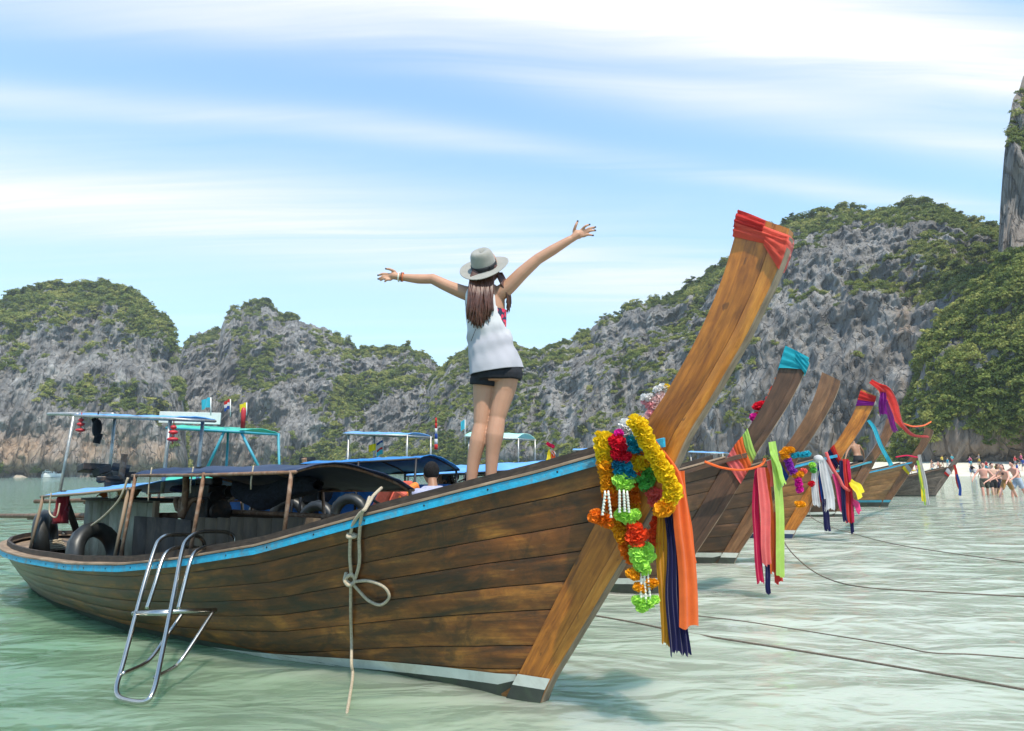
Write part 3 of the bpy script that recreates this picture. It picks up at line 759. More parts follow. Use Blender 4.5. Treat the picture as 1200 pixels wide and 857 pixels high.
def rear_roof(B, s0, s1, hw, z0, z1, top_m, pole_m, posts, nm='rear_roof', crown=.05, thick=.012):
    rows = []; r = np.random.default_rng(int(z0*100))
    for i in range(13):
        u = i/12; s = s0+(s1-s0)*u
        rows.append([(-s, hw*a, z0+(z1-z0)*u+crown*(1-a*a)+r.normal(0, .003)-.012*math.sin(u*9.4)**2) for a in np.linspace(-1, 1, 9)])
    C = MB().grid(rows).build(nm, top_m, B); sm = C.modifiers.new('thickness', 'SOLIDIFY'); sm.thickness = thick
    fr = [(-s0, -hw, z0-.02), (-s1, -hw, z1-.02), (-s1, hw, z1-.02), (-s0, hw, z0-.02)]
    MB().tube(fr, .015, 6, closed=True).build('roof_frame', pole_m, C)
    for (s, o_, zf, s2, zt) in posts:
        MB().tube([(-s, o_, zf), (-s2, o_*.98, zt)], .019, 8).build('roof_post', pole_m, C)
    return C
def engine(B, s, z, sc=1.0, shaft_len=4.0, tilt=.05, yaw=0., off=0.):
    """car engine on a pivot with a long propeller shaft"""
    E = empty('engine', (-s, off, z), yaw, B); E.scale = (sc, sc, sc)
    mb = MB(); mb.box((0, 0, 0), (.42, .26, .26)); mb.box((.0, 0, .19), (.36, .2, .13)); mb.box((.02, 0, .29), (.3, .12, .07))
    mb.build('engine_block', IRON, E, bevel=.012)
    mb = MB()
    for i, (x, y, zz_, rr) in enumerate([(.25, 0, .0, .11), (.25, .08, .19, .06), (.25, -.09, .15, .05)]):
        mb.lathe([(0, -.02), (rr, -.02), (rr*.9, 0), (rr, .02), (0, .02)], (x, y, zz_), 14, (0, math.pi/2, 0))
    mb.build('pulley', IRON, E, auto=30)
    mb = MB()
    for q in range(4): mb.tube(spline([(-.15+q*.1, -.13, .1), (-.15+q*.1, -.24, .12), (-.05+q*.05, -.27, .02)], 4), .022, 7)
    mb.tube(spline([(-.0, -.27, .02), (.1, -.3, -.02), (.12, -.3, .25), (.1, -.3, .42)], 5), .032, 8)
    mb.build('exhaust', RUST, E)
    mb = MB(); mb.lathe([(0, 0), (.1, 0), (.11, .05), (.1, .1), (0, .1)], (-.05, .0, .34), 16); mb.build('air_filter', IRON, E, auto=40)
    mb = MB(); mb.tube([(-.15, 0, -.05), (-shaft_len, 0, -.05-shaft_len*tilt)], .03, 8); mb.tube([(-.15, 0, -.10), (-shaft_len*.8, 0, -.09-shaft_len*.8*tilt)], .012, 6)
    mb.build('propeller_shaft', RUST, E)
    mb = MB(); mb.box((0, 0, -.3), (.14, .22, .36)); mb.tube([(0, 0, -.12), (0, 0, -.6)], .05, 10); mb.build('pivot_stand', IRON, E)
    mb = MB(); mb.tube(spline([(.3, .05, .1), (.6, .1, .2), (1.0, .12, .22)], 4), .014, 6); mb.build('tiller', RUST, E)
    return E
def tyre(loc, rot, label, group='tyre fenders hung along the boats', R0=.24, r0=.075):
    prof = [(r0*math.cos(a)*1.0, r0*1.15*math.sin(a)) for a in np.linspace(0, 2*math.pi, 13)[:-1]]
    rows = []
    for j in range(36):
        a = 2*math.pi*j/36; row = []
        for i, (x, z) in enumerate(prof):
            rr = R0+x; z2 = z
            if x > r0*.75: rr += .004*(1 if j % 2 else -1)
            row.append((rr*math.cos(a), rr*math.sin(a), z2))
        rows.append(row+[row[0]])
    mb = MB().grid(rows, closed_u=True)
    o = mb.build('tyre_fender', RUBBER, None, loc=loc, rot=rot, auto=60); tag(o, label, 'tyre', group); return o
# ================================================================== MAIN BOAT
O1 = on_z(637, 822, 0); HD1 = R(-36.5)
_a = np.array([-math.cos(HD1), -math.sin(HD1), 0]); _n = np.array([math.sin(HD1), -math.cos(HD1), 0])
def bl(px, py, off=0.):
    """picture point measured on the boat's fore-and-aft plane at off metres from the centreline -> boat coordinates (x fwd, y port, z)"""
    r = ray(px, py); o_ = O1+_n*off; t = np.dot(o_-CAM, _n)/np.dot(r, _n); q = CAM+t*r
    return (-float(np.dot(q-O1, _a)), -float(np.dot(q-O1, _n)), float(q[2]))
def b2w(p):
    return tuple(np.array([O1[0], O1[1], 0])-_a*p[0]-_n*p[1]+np.array([0, 0, p[2]]))
B1 = empty('longtail_boat', (O1[0], O1[1], 0), HD1)
tag(B1, 'large brown varnished longtail boat with turquoise rail and red cloth on its prow', 'boat', 'longtail boats moored side by side')
build_hull(B1, W_HULL, W_STEM, P_BLUE, P_WHITE, P_BOTTOM, W_PALE, W_DARK)
# nails in the turquoise rail
nb = MB().ellipsoid((0, 0, 0), (.007, .004, .007), 8, 5).mesh('nail')
for s in np.arange(-.7, 7, .42): obj('nail', nb, IRON, B1, (-s, -(bS(s)+.027), zS(s)-.03))
# centre canopy (navy) and lower blue stern awning
canopy(B1, 1.72, 4.2, .60, 1.25, 1.23, .15, TARP_NAVY, RUST, 3, lift=.16)
canopy(B1, 4.24, 6.35, .58, 1.27, 1.16, .07, TARP_BLUE, W_PALE, 2, nm='stern_awning', ribs=False)
rear_roof(B1, 4.25, 6.6, .22, 1.95, 2.11, TARP_BLUE, PIPE, [(7.55, .0, .58, 7.2, 2.13), (6.55, .2, 1.1, 6.5, 2.08), (4.5, .2, 1.2, 4.45, 1.95), (4.42, -.2, 1.2, 4.36, 1.95)], crown=.02)
MB().tube(spline([(-6.55, -.2, 2.10), (-7.1, -.18, 2.14), (-7.6, -.15, 2.17)], 4), .02, 8).build('roof_beam', PIPE, B1)
MB().tube(spline([(-6.55, .2, 2.13), (-7.1, .1, 2.16), (-7.3, -.12, 2.16)], 4), .02, 8).build('roof_beam', PIPE, B1)
engine(B1, 4.15, 1.02, 1.0, 5.2, .03, yaw=R(2), off=.12)
# machinery and stores under and behind the awning
g = MB(); r_ = np.random.default_rng(4)
for q in range(10): g.box((-6.3+r_.uniform(-.25, .3), r_.uniform(-.1, .3), 1.25+r_.uniform(0, .22)), (r_.uniform(.1, .35), r_.uniform(.1, .25), r_.uniform(.03, .10)), (r_.uniform(-.3, .3), r_.uniform(-.5, .1), r_.uniform(0, 3)))
g.build('engine_guard', IRON, B1, bevel=.01)
MB().tube([(-6.0, .1, 1.3), (-5.95, .1, 1.62)], .035, 10).build('exhaust_stack', RUST, B1)
# upright board screens: pale one at the stern, dark and brown ones amidships
def screen(s0, s1, off, z0, zt0, zt1, mat_, n_, nm):
    S = empty(nm, (0, 0, 0), 0, B1)
    for q in range(n_):
        a = s0+(s1-s0)*q/n_+.004; b_ = s0+(s1-s0)*(q+1)/n_-.004; zt = zt0+(zt1-zt0)*(q+.5)/n_+random.uniform(-.006, .006)
        rows = [[(-a, -off, z0), (-b_, -off, z0)], [(-a, -off, zt), (-b_, -off, zt)]]
        mb = MB().grid(rows, [[(0, a), (0, b_)], [(zt-z0, a), (zt-z0, b_)]], flip=True)
        o = mb.build('board', mat_, S); sm = o.modifiers.new('t', 'SOLIDIFY'); sm.thickness = .022
    return S
screen(4.65, 6.35, .12, .3, 1.10, 1.10, W_GREY, 8, 'stern_screen')
MB().box((-5.5, .05, 1.11), (1.75, .42, .025)).build('stern_shelf', W_DARK, B1, bevel=.004)
screen(3.55, 4.62, .36, .3, .985, .985, W_DARK, 4, 'dark_screen')
screen(1.75, 3.52, .36, .3, 1.06, 1.0, W_BROWN, 9, 'brown_screen')
MB().bar((-6.45, -.1, .62), (-6.2, -.42, 1.2), .05, .05).build('stern_brace', W_DARK, B1)
MB().box((-4.62, -.15, .72), (.05, .05, .8)).build('screen_post', W_PALE, B1, bevel=.004)
# bits on the shelf
def on1(p): return b2w(p)
sh = 1.123
def top(o, label, cat, group=None): return tag(o, label, cat, group)
mb = MB(); mb.lathe([(0, 0), (.09, 0), (.10, .10), (.092, .10), (.085, .008), (0, .008)], seg=20)
top(mb.build('cooking_pot', STEEL, loc=on1((-5.72, -.05, sh)), auto=40), 'dull metal cooking pot on the stern shelf', 'pot')
mb = MB(); mb.lathe([(0, 0), (.07, 0), (.13, .10), (.122, .10), (.065, .008), (0, .008)], seg=18)
top(mb.build('basket', simple('wicker', (.36, .21, .09), .9, var=.5, scale=60, bump=1, bscale=90), loc=on1((-5.45, -.05, sh)), auto=40), 'brown woven basket on the stern shelf', 'basket')
mb = MB(); rows = [[(.13*math.cos(a)*f, .07*math.sin(a)*f, .05*(1-f*f)+.018*math.sin(a*5)*f) for f in np.linspace(0, 1, 5)] for a in np.linspace(0, 2*math.pi, 17)]
mb.grid(rows); top(mb.build('orange_cloth', cloth('rag_orange', (.85, .16, .02)), loc=on1((-5.95, -.05, sh+.02))), 'crumpled orange cloth on the stern shelf', 'cloth')
mb = MB(); rows = []
for i in range(9):
    u = i/8; rows.append([(-.02+.07*math.sin(v*9+u*3)*.3+.14*(v-.5), .03*math.sin(v*11+u*2), -.30*u) for v in np.linspace(0, 1, 9)])
mb.grid(rows); o = mb.build('red_jacket', cloth('jacket_red', (.22, .012, .02)), loc=on1((-5.9, -.5, 1.17)))
o.modifiers.new('t', 'SOLIDIFY').thickness = .03; top(o, 'dark red jacket hanging under the stern awning', 'jacket')
# blue hammock-like cover slung behind the screen
mb = MB(); rows = []
for i in range(13):
    u = i/12; rows.append([(-5.0+.75*u, .25+.16*math.cos(a)*(.4+math.sin(u*math.pi)), 1.22+.03*math.sin(a)+.06*(u-.5)**2+.01*math.sin(u*20)) for a in np.linspace(0, 2*math.pi, 11)])
mb.grid(rows); o = mb.build('purple_cover', cloth('cover_purple', (.03, .02, .16)), None, loc=(O1[0], O1[1], 0), rot=(0, 0, HD1)); top(o, 'purple padded cover slung beside the stern shelf', 'cover')
MB().tube([(-4.66, .25, .3), (-4.64, .25, 1.2)], .012, 6).build('cover_stand', IRON, B1)
# red lanterns and black bag hung on the rear roof
for p, lb in (((-6.45, -.2, 1.98), 'red tasselled charm hanging at the stern end of the blue roof'), ((-4.28, -.20, 1.80), 'red tasselled charm hanging at the forward end of the blue roof')):
    mb = MB(); mb.tube([(0, 0, .14), (0, 0, -.12)], .005, 5)
    for z_, r0 in ((.05, .03), (.0, .045), (-.07, .055)): mb.ellipsoid((0, 0, z_), (r0, r0, .022), 12, 6)
    top(mb.build('hanging_charm', RED, loc=on1(p)), lb, 'charm')
mb = MB(); mb.ellipsoid((0, 0, 0), (.055, .045, .11), 12, 8); mb.box((.02, 0, -.12), (.07, .05, .12), (0, .2, .3)); mb.box((-.03, .01, .05), (.05, .05, .14), (.2, -.3, .6)); mb.tube([(0, 0, .1), (0, 0, .2)], .008, 5)
top(mb.build('black_bag', cloth('black', (.01, .01, .012)), loc=on1((-6.25, -.1, 1.93))), 'black bundle hanging under the blue rear roof', 'bag')
# tyres
tyre(b2w(bl(53, 630, .42)), (R(84), R(0), R(113)), 'black tyre standing upright at the stern of the large boat', R0=.235)
tyre(b2w(bl(112, 650, .50)), (R(76), R(0), R(78)), 'black tyre leaning on the pale stern screen', R0=.25)
# ropes at the stern
def rope(name, pts, r_, mat_, label, n=8, parent=None, cat='rope', twist=True):
    mb = MB(); P_ = spline(pts, n)
    mb.tube(P_, r_, 8)
    o = mb.build(name, mat_, parent)
    if label: tag(o, label, cat)
    return o
rope('lashing_rope', [b2w(bl(150, 560, .62)), b2w(bl(140, 585, .64)), b2w(bl(122, 605, .62)), b2w(bl(105, 618, .56)), b2w(bl(100, 625, .52))], .011, ROPE, 'pale rope lashed from the awning corner down to a tyre')
rope('coiled_rope', [b2w(bl(60, 578, .6)), b2w(bl(58, 600, .6)), b2w(bl(66, 606, .62)), b2w(bl(70, 590, .6))], .008, ROPE, 'short pale rope dangling from the awning at the stern')
rope('stern_line', [b2w((-7.6, -.05, .62)), b2w((-7.9, -.12, .56)), b2w((-8.1, .0, .60)), b2w((-7.95, .2, .66)), b2w((-7.7, .2, .62))], .010, ROPE, 'frayed rope looped over the stern rim')
# bow line hung over the rail with a loop
def hw_(px, py, d=.02):
    """on the near hull side"""
    r = ray(px, py); best = None
    for t in np.linspace(2.5, 12, 1500):
        q = CAM+r*t; s = float(np.dot(q-O1, _a)); o_ = float(np.dot(q-O1, _n)); z = float(q[2])
        lim = float(y_at(s, min(z, zS(s)))) if s > -.6 else .07
        if o_ <= lim+d: return q
    return q
RP = empty('hanging_rope', tuple(hw_(417, 690)))
tag(RP, 'cream rope knotted with a loop hanging down the brown hull', 'rope')
off = np.array(RP.location)
def rel(L_): return [np.array(q)-off for q in L_]
MB().tube(spline(rel([b2w(bl(433, 583, .45)), hw_(428, 596, .05), hw_(420, 604, .055), hw_(412, 620, .035), hw_(410, 650, .03), hw_(412, 676, .03)]), 8), .0115, 8).build('rope_strand', ROPE, RP)
MB().tube(spline(rel([b2w(bl(436, 584, .43)), hw_(428, 597, .07), hw_(424, 602, .06), hw_(421, 630, .03), hw_(421, 660, .03), hw_(415, 682, .03)]), 8), .0115, 8).build('rope_strand', ROPE, RP)
MB().tube(spline(rel([hw_(414, 682, .03), hw_(432, 681, .03), hw_(450, 688, .03), hw_(456, 700, .03), hw_(446, 709, .03), hw_(432, 704, .03), hw_(420, 692, .03), hw_(413, 684, .035)]), 8), .0105, 8).build('rope_loop', ROPE, RP)
kq = hw_(411, 680, .03)-off
MB().tube(spline([kq+np.array(d_) for d_ in ((-.03, 0, .05), (-.035, -.02, 0), (0, -.03, -.03), (.03, -.01, 0), (.01, -.03, .04), (-.03, -.02, .01), (0, .0, -.03))], 6), .013, 8).build('rope_knot', ROPE, RP)
kq = hw_(412, 629, .03)-off
MB().tube(spline([kq+np.array(d_) for d_ in ((-.02, 0, .02), (-.02, -.02, 0), (.02, -.02, 0), (.03, 0, .01), (0, -.01, .02))], 6), .012, 8).build('rope_knot', ROPE, RP)
w0 = on_z(405, 857, 0)
MB().tube(spline(rel([hw_(411, 684, .03), hw_(411, 720, .03), hw_(412, 750, .025), np.array([*on_z(412, 775, .12)[:2], .10]), np.array([*on_z(413, 800, .0)[:2], .03]), on_z(405, 845, -.02), on_z(400, 872, -.05)]), 8), .0105, 8).build('rope_strand', ROPE, RP)
# rope over rail to a bitt on the far boat side
rope('rope_end', [b2w(bl(447, 572, .2)), b2w(bl(437, 582, .36)), b2w(bl(430, 594, .52))], .012, ROPE, 'short cream rope end over the coaming of the large boat')
# ---- boarding ladder
LD = empty('boarding_ladder', tuple(on_z(160, 825, 0)))
tag(LD, 'stainless steel tube boarding ladder hooked over the turquoise rail', 'ladder')
lo_ = np.array(LD.location)
def ld(px, py, base=None):
    Yd = 5.42-(py-640)/180*1.15 if py > 640 else 5.42+(640-py)/18*.22
    Yd += (190-px)*.0045
    if base is not None: Yd = base
    return at(px, py, Yd)-lo_
def tubeL(name, pts, r_=.0155, n=6): MB().tube(spline([p for p in pts], n), r_, 10).build(name, STEEL, LD)
tubeL('side_rail', [ld(240, 643, 6.0), ld(238, 634, 5.98), ld(229, 628, 5.9), ld(200, 627, 5.62), ld(188, 632), ld(181, 645), ld(166, 695), ld(145, 775), ld(137, 803), ld(138, 815), ld(146, 820), ld(165, 823), ld(175, 819), ld(182, 803), ld(189, 770), ld(203, 700), ld(213, 648), ld(219, 633), ld(233, 624, 5.5), ld(250, 623, 5.65), ld(266, 624, 5.8), ld(274, 629, 5.85), ld(277, 638, 5.85)])
tubeL('inner_rail', [ld(172, 714, 5.25), ld(182, 684, 5.32), ld(191, 655, 5.42), ld(199, 645, 5.5), ld(214, 641, 5.65), ld(232, 642, 5.85)])
tubeL('inner_rail', [ld(209, 714, 5.05), ld(216, 686, 5.12), ld(224, 656, 5.2), ld(232, 645, 5.3), ld(248, 640, 5.45), ld(275, 638, 5.6)])
MB().tube([ld(156, 719), ld(196, 717), ld(253, 715, 5.25)], .0165, 10).build('rung', STEEL, LD)
MB().tube([ld(156, 719)+np.array((0, 0, .0)), ld(197, 719)], .0165, 10).build('rung', STEEL, LD)
tubeL('brace', [ld(250, 717, 5.22), ld(232, 745, 5.05), ld(213, 773, 4.9), ld(203, 783, 4.85), ld(182, 794)], .014)
tubeL('brace', [ld(214, 719, 5.3), ld(196, 745, 5.15), ld(180, 768, 5.0), ld(168, 779, 4.9), ld(143, 790)], .014)

# ---- clutter aboard
def jerrycan(p, col, label, rz=0.):
    mb = MB(); mb.box((0, 0, .14), (.20, .13, .28)); mb.box((-.05, 0, .30), (.05, .05, .05)); J = mb.build('jerrycan', simple('plastic_'+label[:4], col, .45, var=.15), None, loc=b2w(p), rot=(0, 0, HD1+rz), bevel=.018)
    tag(J, label, 'jerrycan'); MB().tube(spline([(-.02, 0, .28), (.0, 0, .335), (.07, 0, .335), (.085, 0, .28)], 4), .012, 6).build('handle', J.data.materials[0], J)
jerrycan((-6.95, .30, zS(6.95)-.03), (.03, .20, .50), 'blue plastic jerrycan standing on the stern deck', .3)
jerrycan((-7.25, -.18, zS(7.25)-.03), (.70, .68, .62), 'white plastic jerrycan standing near the stern rim', .8)
mb = MB(); r_ = np.random.default_rng(9)
for q in range(5):
    rr = .15-.012*q; mb.tube([(rr*math.cos(a)+r_.normal(0, .004), rr*math.sin(a)+r_.normal(0, .004), .013+.02*q+r_.normal(0, .002)) for a in np.linspace(0, 2*math.pi, 26, endpoint=False)], .012, 6, closed=True)
o = mb.build('rope_coil', ROPE, None, loc=b2w((-6.75, -.30, zS(6.75)-.028))); tag(o, 'coil of pale rope on the stern deck', 'rope')
mb = MB(); rows = []
for i in range(15):
    u = i/14; rr = .06+.09*math.sin(u*math.pi)**.6
    rows.append([(-2.6-1.3*u, .28+rr*math.cos(a)*(1+.25*math.sin(5*a+u*9)), 1.28+.05*math.sin(u*6)+rr*.75*math.sin(a)*(1+.2*math.sin(4*a-u*7))-.10*math.sin(u*math.pi)) for a in np.linspace(0, 2*math.pi, 15)])
mb.grid(rows); o = mb.build('net_bundle', simple('dark_netting', (.018, .022, .04), .95, var=.7, scale=26, bump=1, bscale=70), None, loc=(O1[0], O1[1], 0), rot=(0, 0, HD1)); tag(o, 'dark bundled netting slung under the navy canopy', 'net')
for q, (x, y, dz) in enumerate(((-3.2, -.56, .22), (-3.9, -.57, .3), (-2.3, -.57, .18))):
    rope('lashing', [b2w((x, y, 1.45)), b2w((x+.01, y-.02, 1.45-dz*.6)), b2w((x-.02, y, 1.45-dz))], .006, ROPE, None, 5, None)
    o = bpy.context.scene.collection.objects[-1]; tag(o, ('thin cord end dangling from the navy canopy near its middle', 'longer thin cord end dangling at the aft end of the navy canopy', 'short thin cord end dangling at the forward end of the navy canopy')[q], 'cord'); o.name = 'dangling_rope'
for q in range(3):
    MB().tube([(-1.9-.1*q, .3-.06*q, .98+.02*q), (-4.4+.2*q, .42-.07*q, .95+.03*q)], .022, 8).build('spare_pole', (W_PALE, W_BROWN, RUST)[q], B1)
# ================================================================== OTHER BOATS
BOATS = {}
def boat(key, px, py, hd, label, plank_m, stem_m, rail_m, stripe_m, bottom_m, coam_m=None, sc=1.0, nstr=7, nu=30, stripe=(.085, .155, -.02), cap=None):
    q = on_z(px, py, 0)
    B = empty('longtail_boat', (q[0], q[1], 0), R(hd)); B.scale = (sc, sc, sc)
    tag(B, label, 'boat', 'longtail boats moored side by side')
    build_hull(B, plank_m, stem_m, rail_m, stripe_m, bottom_m, cap or W_PALE, coam_m or W_DARK, nstr, nu, False, stripe)
    BOATS[key] = B; return B
def wl(B, p):
    return np.array(Matrix.Translation(B.location) @ B.rotation_euler.to_matrix().to_4x4() @ Matrix.Diagonal((*B.scale, 1)) @ Vector(p))
B2 = boat('b2', 788, 693, -17, 'dark brown longtail boat with turquoise cloth on its prow beside the largest boat', W_HULL2, W_STEM2, W_HULL2, P_WHITE, P_BOTTOM, sc=1.0, nstr=8, nu=40)
canopy(B2, 2.9, 4.6, .66, 1.42, 1.36, .12, TARP_ROYAL, BLKPIPE, 3, lift=.14)
rear_roof(B2, 5.7, 7.0, .42, 1.97, 2.06, TARP_GREEN, P_TEAL, [(5.4, -.4, 1.45, 5.75, 1.97), (6.3, -.4, 1.4, 6.0, 2.0), (6.6, .4, .7, 6.6, 2.02), (5.6, .4, .7, 5.7, 1.97)])
o = MB().box((-6.85, -.15, 2.20), (1.1, .02, .17), (0, R(3), 0)).build('sign_board', PLWHITE, B2, bevel=.004)
MB().box((-4.4, .62, .95), (4.6, .02, .52)).build('side_panel', P_BRIGHT, B2, bevel=.004)
canopy(B2, 4.62, 6.9, .64, 1.36, 1.27, .12, TARP_GREEN, BLKPIPE, 2, nm='stern_awning', ribs=False)
engine(B2, 4.9, 1.12, 1.1, 4.6, .02, off=.05)
B3 = boat('b3', 860, 660, -24, 'reddish brown longtail boat with bare prow and blue and white sash', W_HULL2, W_STEM3, W_HULL3, P_WHITE, P_BOTTOM, sc=1.0)
canopy(B3, 3.0, 5.4, .62, 1.42, 1.32, .14, TARP_BLUE, BLKPIPE, 3)
rear_roof(B3, 5.5, 6.9, .45, 2.05, 2.12, TARP_BLUE, PIPE, [(5.5, -.42, 1.3, 5.5, 2.05), (6.8, -.42, .6, 6.8, 2.1), (5.5, .42, 1.3, 5.5, 2.05), (6.8, .42, .6, 6.8, 2.1)])
MB().box((-6.9, 0, 1.0), (2.2, .04, .26)).build('name_board', PLWHITE, B3, bevel=.004)
engine(B3, 5.0, 1.1, 1.0, 4.2, .02)
B4 = boat('b4', 928, 631, -27, 'orange brown longtail boat with red and purple cloth on its prow', W_HULL3, W_STEM, P_BLUE, P_WHITE, P_NAVY, sc=1.05)
canopy(B4, 2.6, 5.2, .62, 1.42, 1.36, .12, TARP_NAVY, BLKPIPE, 3)
rear_roof(B4, 5.6, 7.0, .5, 2.05, 2.14, TARP_MINT, PIPE, [(5.6, -.45, 1.3, 5.6, 2.05), (6.9, -.45, .6, 6.9, 2.1), (5.6, .45, 1.3, 5.6, 2.05), (6.9, .45, .6, 6.9, 2.1)], crown=.12)
canopy(B4, 5.25, 7.0, .6, 1.36, 1.3, .1, TARP_BLUE, BLKPIPE, 2, nm='stern_awning', ribs=False)
B5 = boat('b5', 986, 606, -12, 'dark longtail boat mostly hidden behind, with cyan ribbon on its prow', W_HULL2, W_STEM3, P_TEAL, P_WHITE, P_BOTTOM, sc=1.0)
rear_roof(B5, 6.4, 7.6, .45, 2.0, 2.0, TARP_BLUE, PIPE, [(6.4, -.42, .6, 6.4, 2.0), (7.5, -.42, .6, 7.5, 2.0), (6.4, .42, .6, 6.4, 2.0), (7.5, .42, .6, 7.5, 2.0)])
B6 = boat('b6', 1040, 594, -33, 'light brown longtail boat with blue waterline stripe and yellow and white sash', W_HULL4, W_STEM3, P_BLUE, P_TEAL, P_BOTTOM, sc=1.0, stripe=(.16, .24, -.02))
rear_roof(B6, 5.6, 7.0, .5, 2.0, 2.08, TARP_BLUE, PIPE, [(5.6, -.45, .6, 5.6, 2.0), (6.9, -.45, .6, 6.9, 2.05), (5.6, .45, .6, 5.6, 2.0), (6.9, .45, .6, 6.9, 2.05)])
MB().box((-3.6, .45, .92), (3.2, .5, .12)).build('side_bench', PLWHITE, B6, bevel=.02)
B7 = boat('b7', 1096, 582, -30, 'weathered grey brown longtail boat with grey prow closest to the beach', W_HULLG, W_HULLG, W_HULL2, W_HULLG, P_BOTTOM, sc=.9)

# lettering on the name board of the boat with the blue roof
cu = bpy.data.curves.new('name_text', 'FONT'); cu.body = 'AT BOAT'; cu.size = .24; cu.extrude = .003
to = bpy.data.objects.new('lettering', cu); COL.objects.link(to); to.parent = B3; to.location = (-6.75, -.024, .92); to.rotation_euler = (R(90), 0, 0)
bpy.context.view_layer.update()
lm_ = bpy.data.meshes.new_from_object(to.evaluated_get(bpy.context.evaluated_depsgraph_get())); bpy.data.objects.remove(to)
lo2 = obj('lettering', lm_, None, B3, (-6.75, -.024, .92), (R(90), 0, 0)); lm_.materials.clear(); lm_.materials.append(simple('black_letter_paint', (.02, .02, .022), .5)); lo2['label'] = 'black capital letters on the pale board'
# extra tyres on the blue panel boat
for i, (px, py, Y_) in enumerate([(372, 612, 8.6), (410, 604, 8.5), (313, 604, 9.2), (338, 606, 9.1)]):
    p = at(px, py, Y_); tyre(tuple(p), (R(88), R(5*i), R(-17+4*i)), 'black tyre hung inside the bright blue panel', 'tyres along the blue panel', R0=.20, r0=.065)

# life jackets heaped in the boat with the blue panel
LJ = simple('life_jacket_cloth', (.55, .10, .06), .85, var=.25, scale=20, bump=.4, bscale=120); LJ2 = simple('life_jacket_orange', (.75, .20, .03), .85, var=.25, scale=20)
for q, (px, py, Y_, rx, lb) in enumerate(((456, 588, 8.2, .4, 'faded red life jacket leaning by the rail of the blue panel boat'), (470, 584, 8.4, -.3, 'dark red life jacket lying on top of the heap'), (482, 590, 8.3, .2, 'orange life jacket beside the seated person'))):
    p = at(px, py, Y_); J = empty('life_jacket', tuple(p), .4*q); tag(J, lb, 'life jacket', 'life jackets'); J.rotation_euler = (rx, .5-.5*q, .4*q)
    for sg in (-1, 1): MB().box((sg*.085, 0, 0), (.15, .09, .42)).build('foam_panel', (LJ, LJ, LJ2)[q], J, bevel=.03)
    MB().box((0, 0, -.06), (.34, .10, .035)).build('strap', simple('black_cloth', (.012, .012, .014), .85, var=.3), J, bevel=.004)
# ================================================================== CLOTHS, RIBBONS, FLOWERS
CC = dict(red=(.62, .035, .03), coral=(.86, .115, .075), turq=(.02, .42, .52), orange=(.92, .17, .035), salmon=(.86, .17, .16), lime=(.46, .70, .15), crimson=(.58, .012, .075), navy=(.012, .012, .075),
          mustard=(.62, .27, .015), white=(.72, .70, .70), blue=(.02, .075, .33), purple=(.27, .015, .27), pink=(.80, .06, .22), yellow=(.88, .70, .03), cyan=(.06, .50, .62), grey=(.5, .48, .46))
CM = {k_: cloth(k_, v) for k_, v in CC.items()}
def like(o, B): o.location = B.location; o.rotation_euler = B.rotation_euler; o.scale = B.scale; return o
def wrap(B, i0b, i0f, i1b, i1f, mat_, parent, seedw=0, puff=.012, wr=.006, nm='wrap', fr=(0., 1.)):
    """cloth bound round the stem: from (i0b at the back edge, i0f at the front edge) up to (i1b, i1f)"""
    rows = []; r = np.random.default_rng(seedw)
    per = [(f, 1) for f in np.linspace(fr[0]-.03, fr[1]+.03, 9)]+[(f, -1) for f in np.linspace(fr[1]+.03, fr[0]-.03, 9)]
    nrow = 13; ph = r.uniform(0, 6, 4)
    for q in range(nrow):
        u = q/(nrow-1); row = []
        for (f, sg) in per:
            fc = (f-fr[0])/(fr[1]-fr[0])
            i = (i0b+(i1b-i0b)*u)*(1-fc)+(i0f+(i1f-i0f)*u)*fc
            i = min(max(i, 0), 1); s, z, th = stem_pt(i, f)
            wv_ = wr*(math.sin(u*19+ph[0]+fc*2.5*sg)+.6*math.sin(u*33+ph[1]-fc*4))
            e = .012*math.sin(math.pi*u)
            row.append((-s, -sg*(th+puff+wv_+e), z+.25*wv_))
        row.append(row[0]); rows.append(row)
    o = MB().grid(rows).build(nm, mat_, parent)
    return o
def ribbon(pts, widths, mat_, parent, folds=3, amp=.012, yaw=0., seedr=0, nm='ribbon', n=7, ragged=.0):
    """hanging strip of thin cloth with lengthwise folds; pts in the parent's space"""
    r = np.random.default_rng(seedr); P_ = spline(pts, n); N = len(P_); nv = 6*folds+1
    ws = np.interp(np.linspace(0, 1, N), np.linspace(0, 1, len(widths)), widths)
    rows = []; ph = r.uniform(0, 6); ax0 = np.array([math.cos(yaw), math.sin(yaw), 0])
    for i, p in enumerate(P_):
        t = P_[min(i+1, N-1)]-P_[max(i-1, 0)]; t = t/(np.linalg.norm(t)+1e-9)
        ax = ax0-t*np.dot(ax0, t); ax /= np.linalg.norm(ax)+1e-9; nn_ = np.cross(t, ax); u = i/(N-1)
        row = []
        for j in range(nv):
            v = j/(nv-1)-.5
            a = amp*math.sin(v*2*math.pi*folds+ph+1.5*u+.6*math.sin(u*7+ph))*(1+.4*math.sin(j*1.7+ph))
            q = p+ax*ws[i]*(v+.06*math.sin(u*9+ph*2))+nn_*a
            if i == N-1: q = q+t*(ragged*r.uniform(-1, 1)+.012*math.sin(v*6+ph))
            row.append(tuple(q))
        rows.append(row)
    o = MB().grid(rows).build(nm, mat_, parent)
    return o
_fm = {}
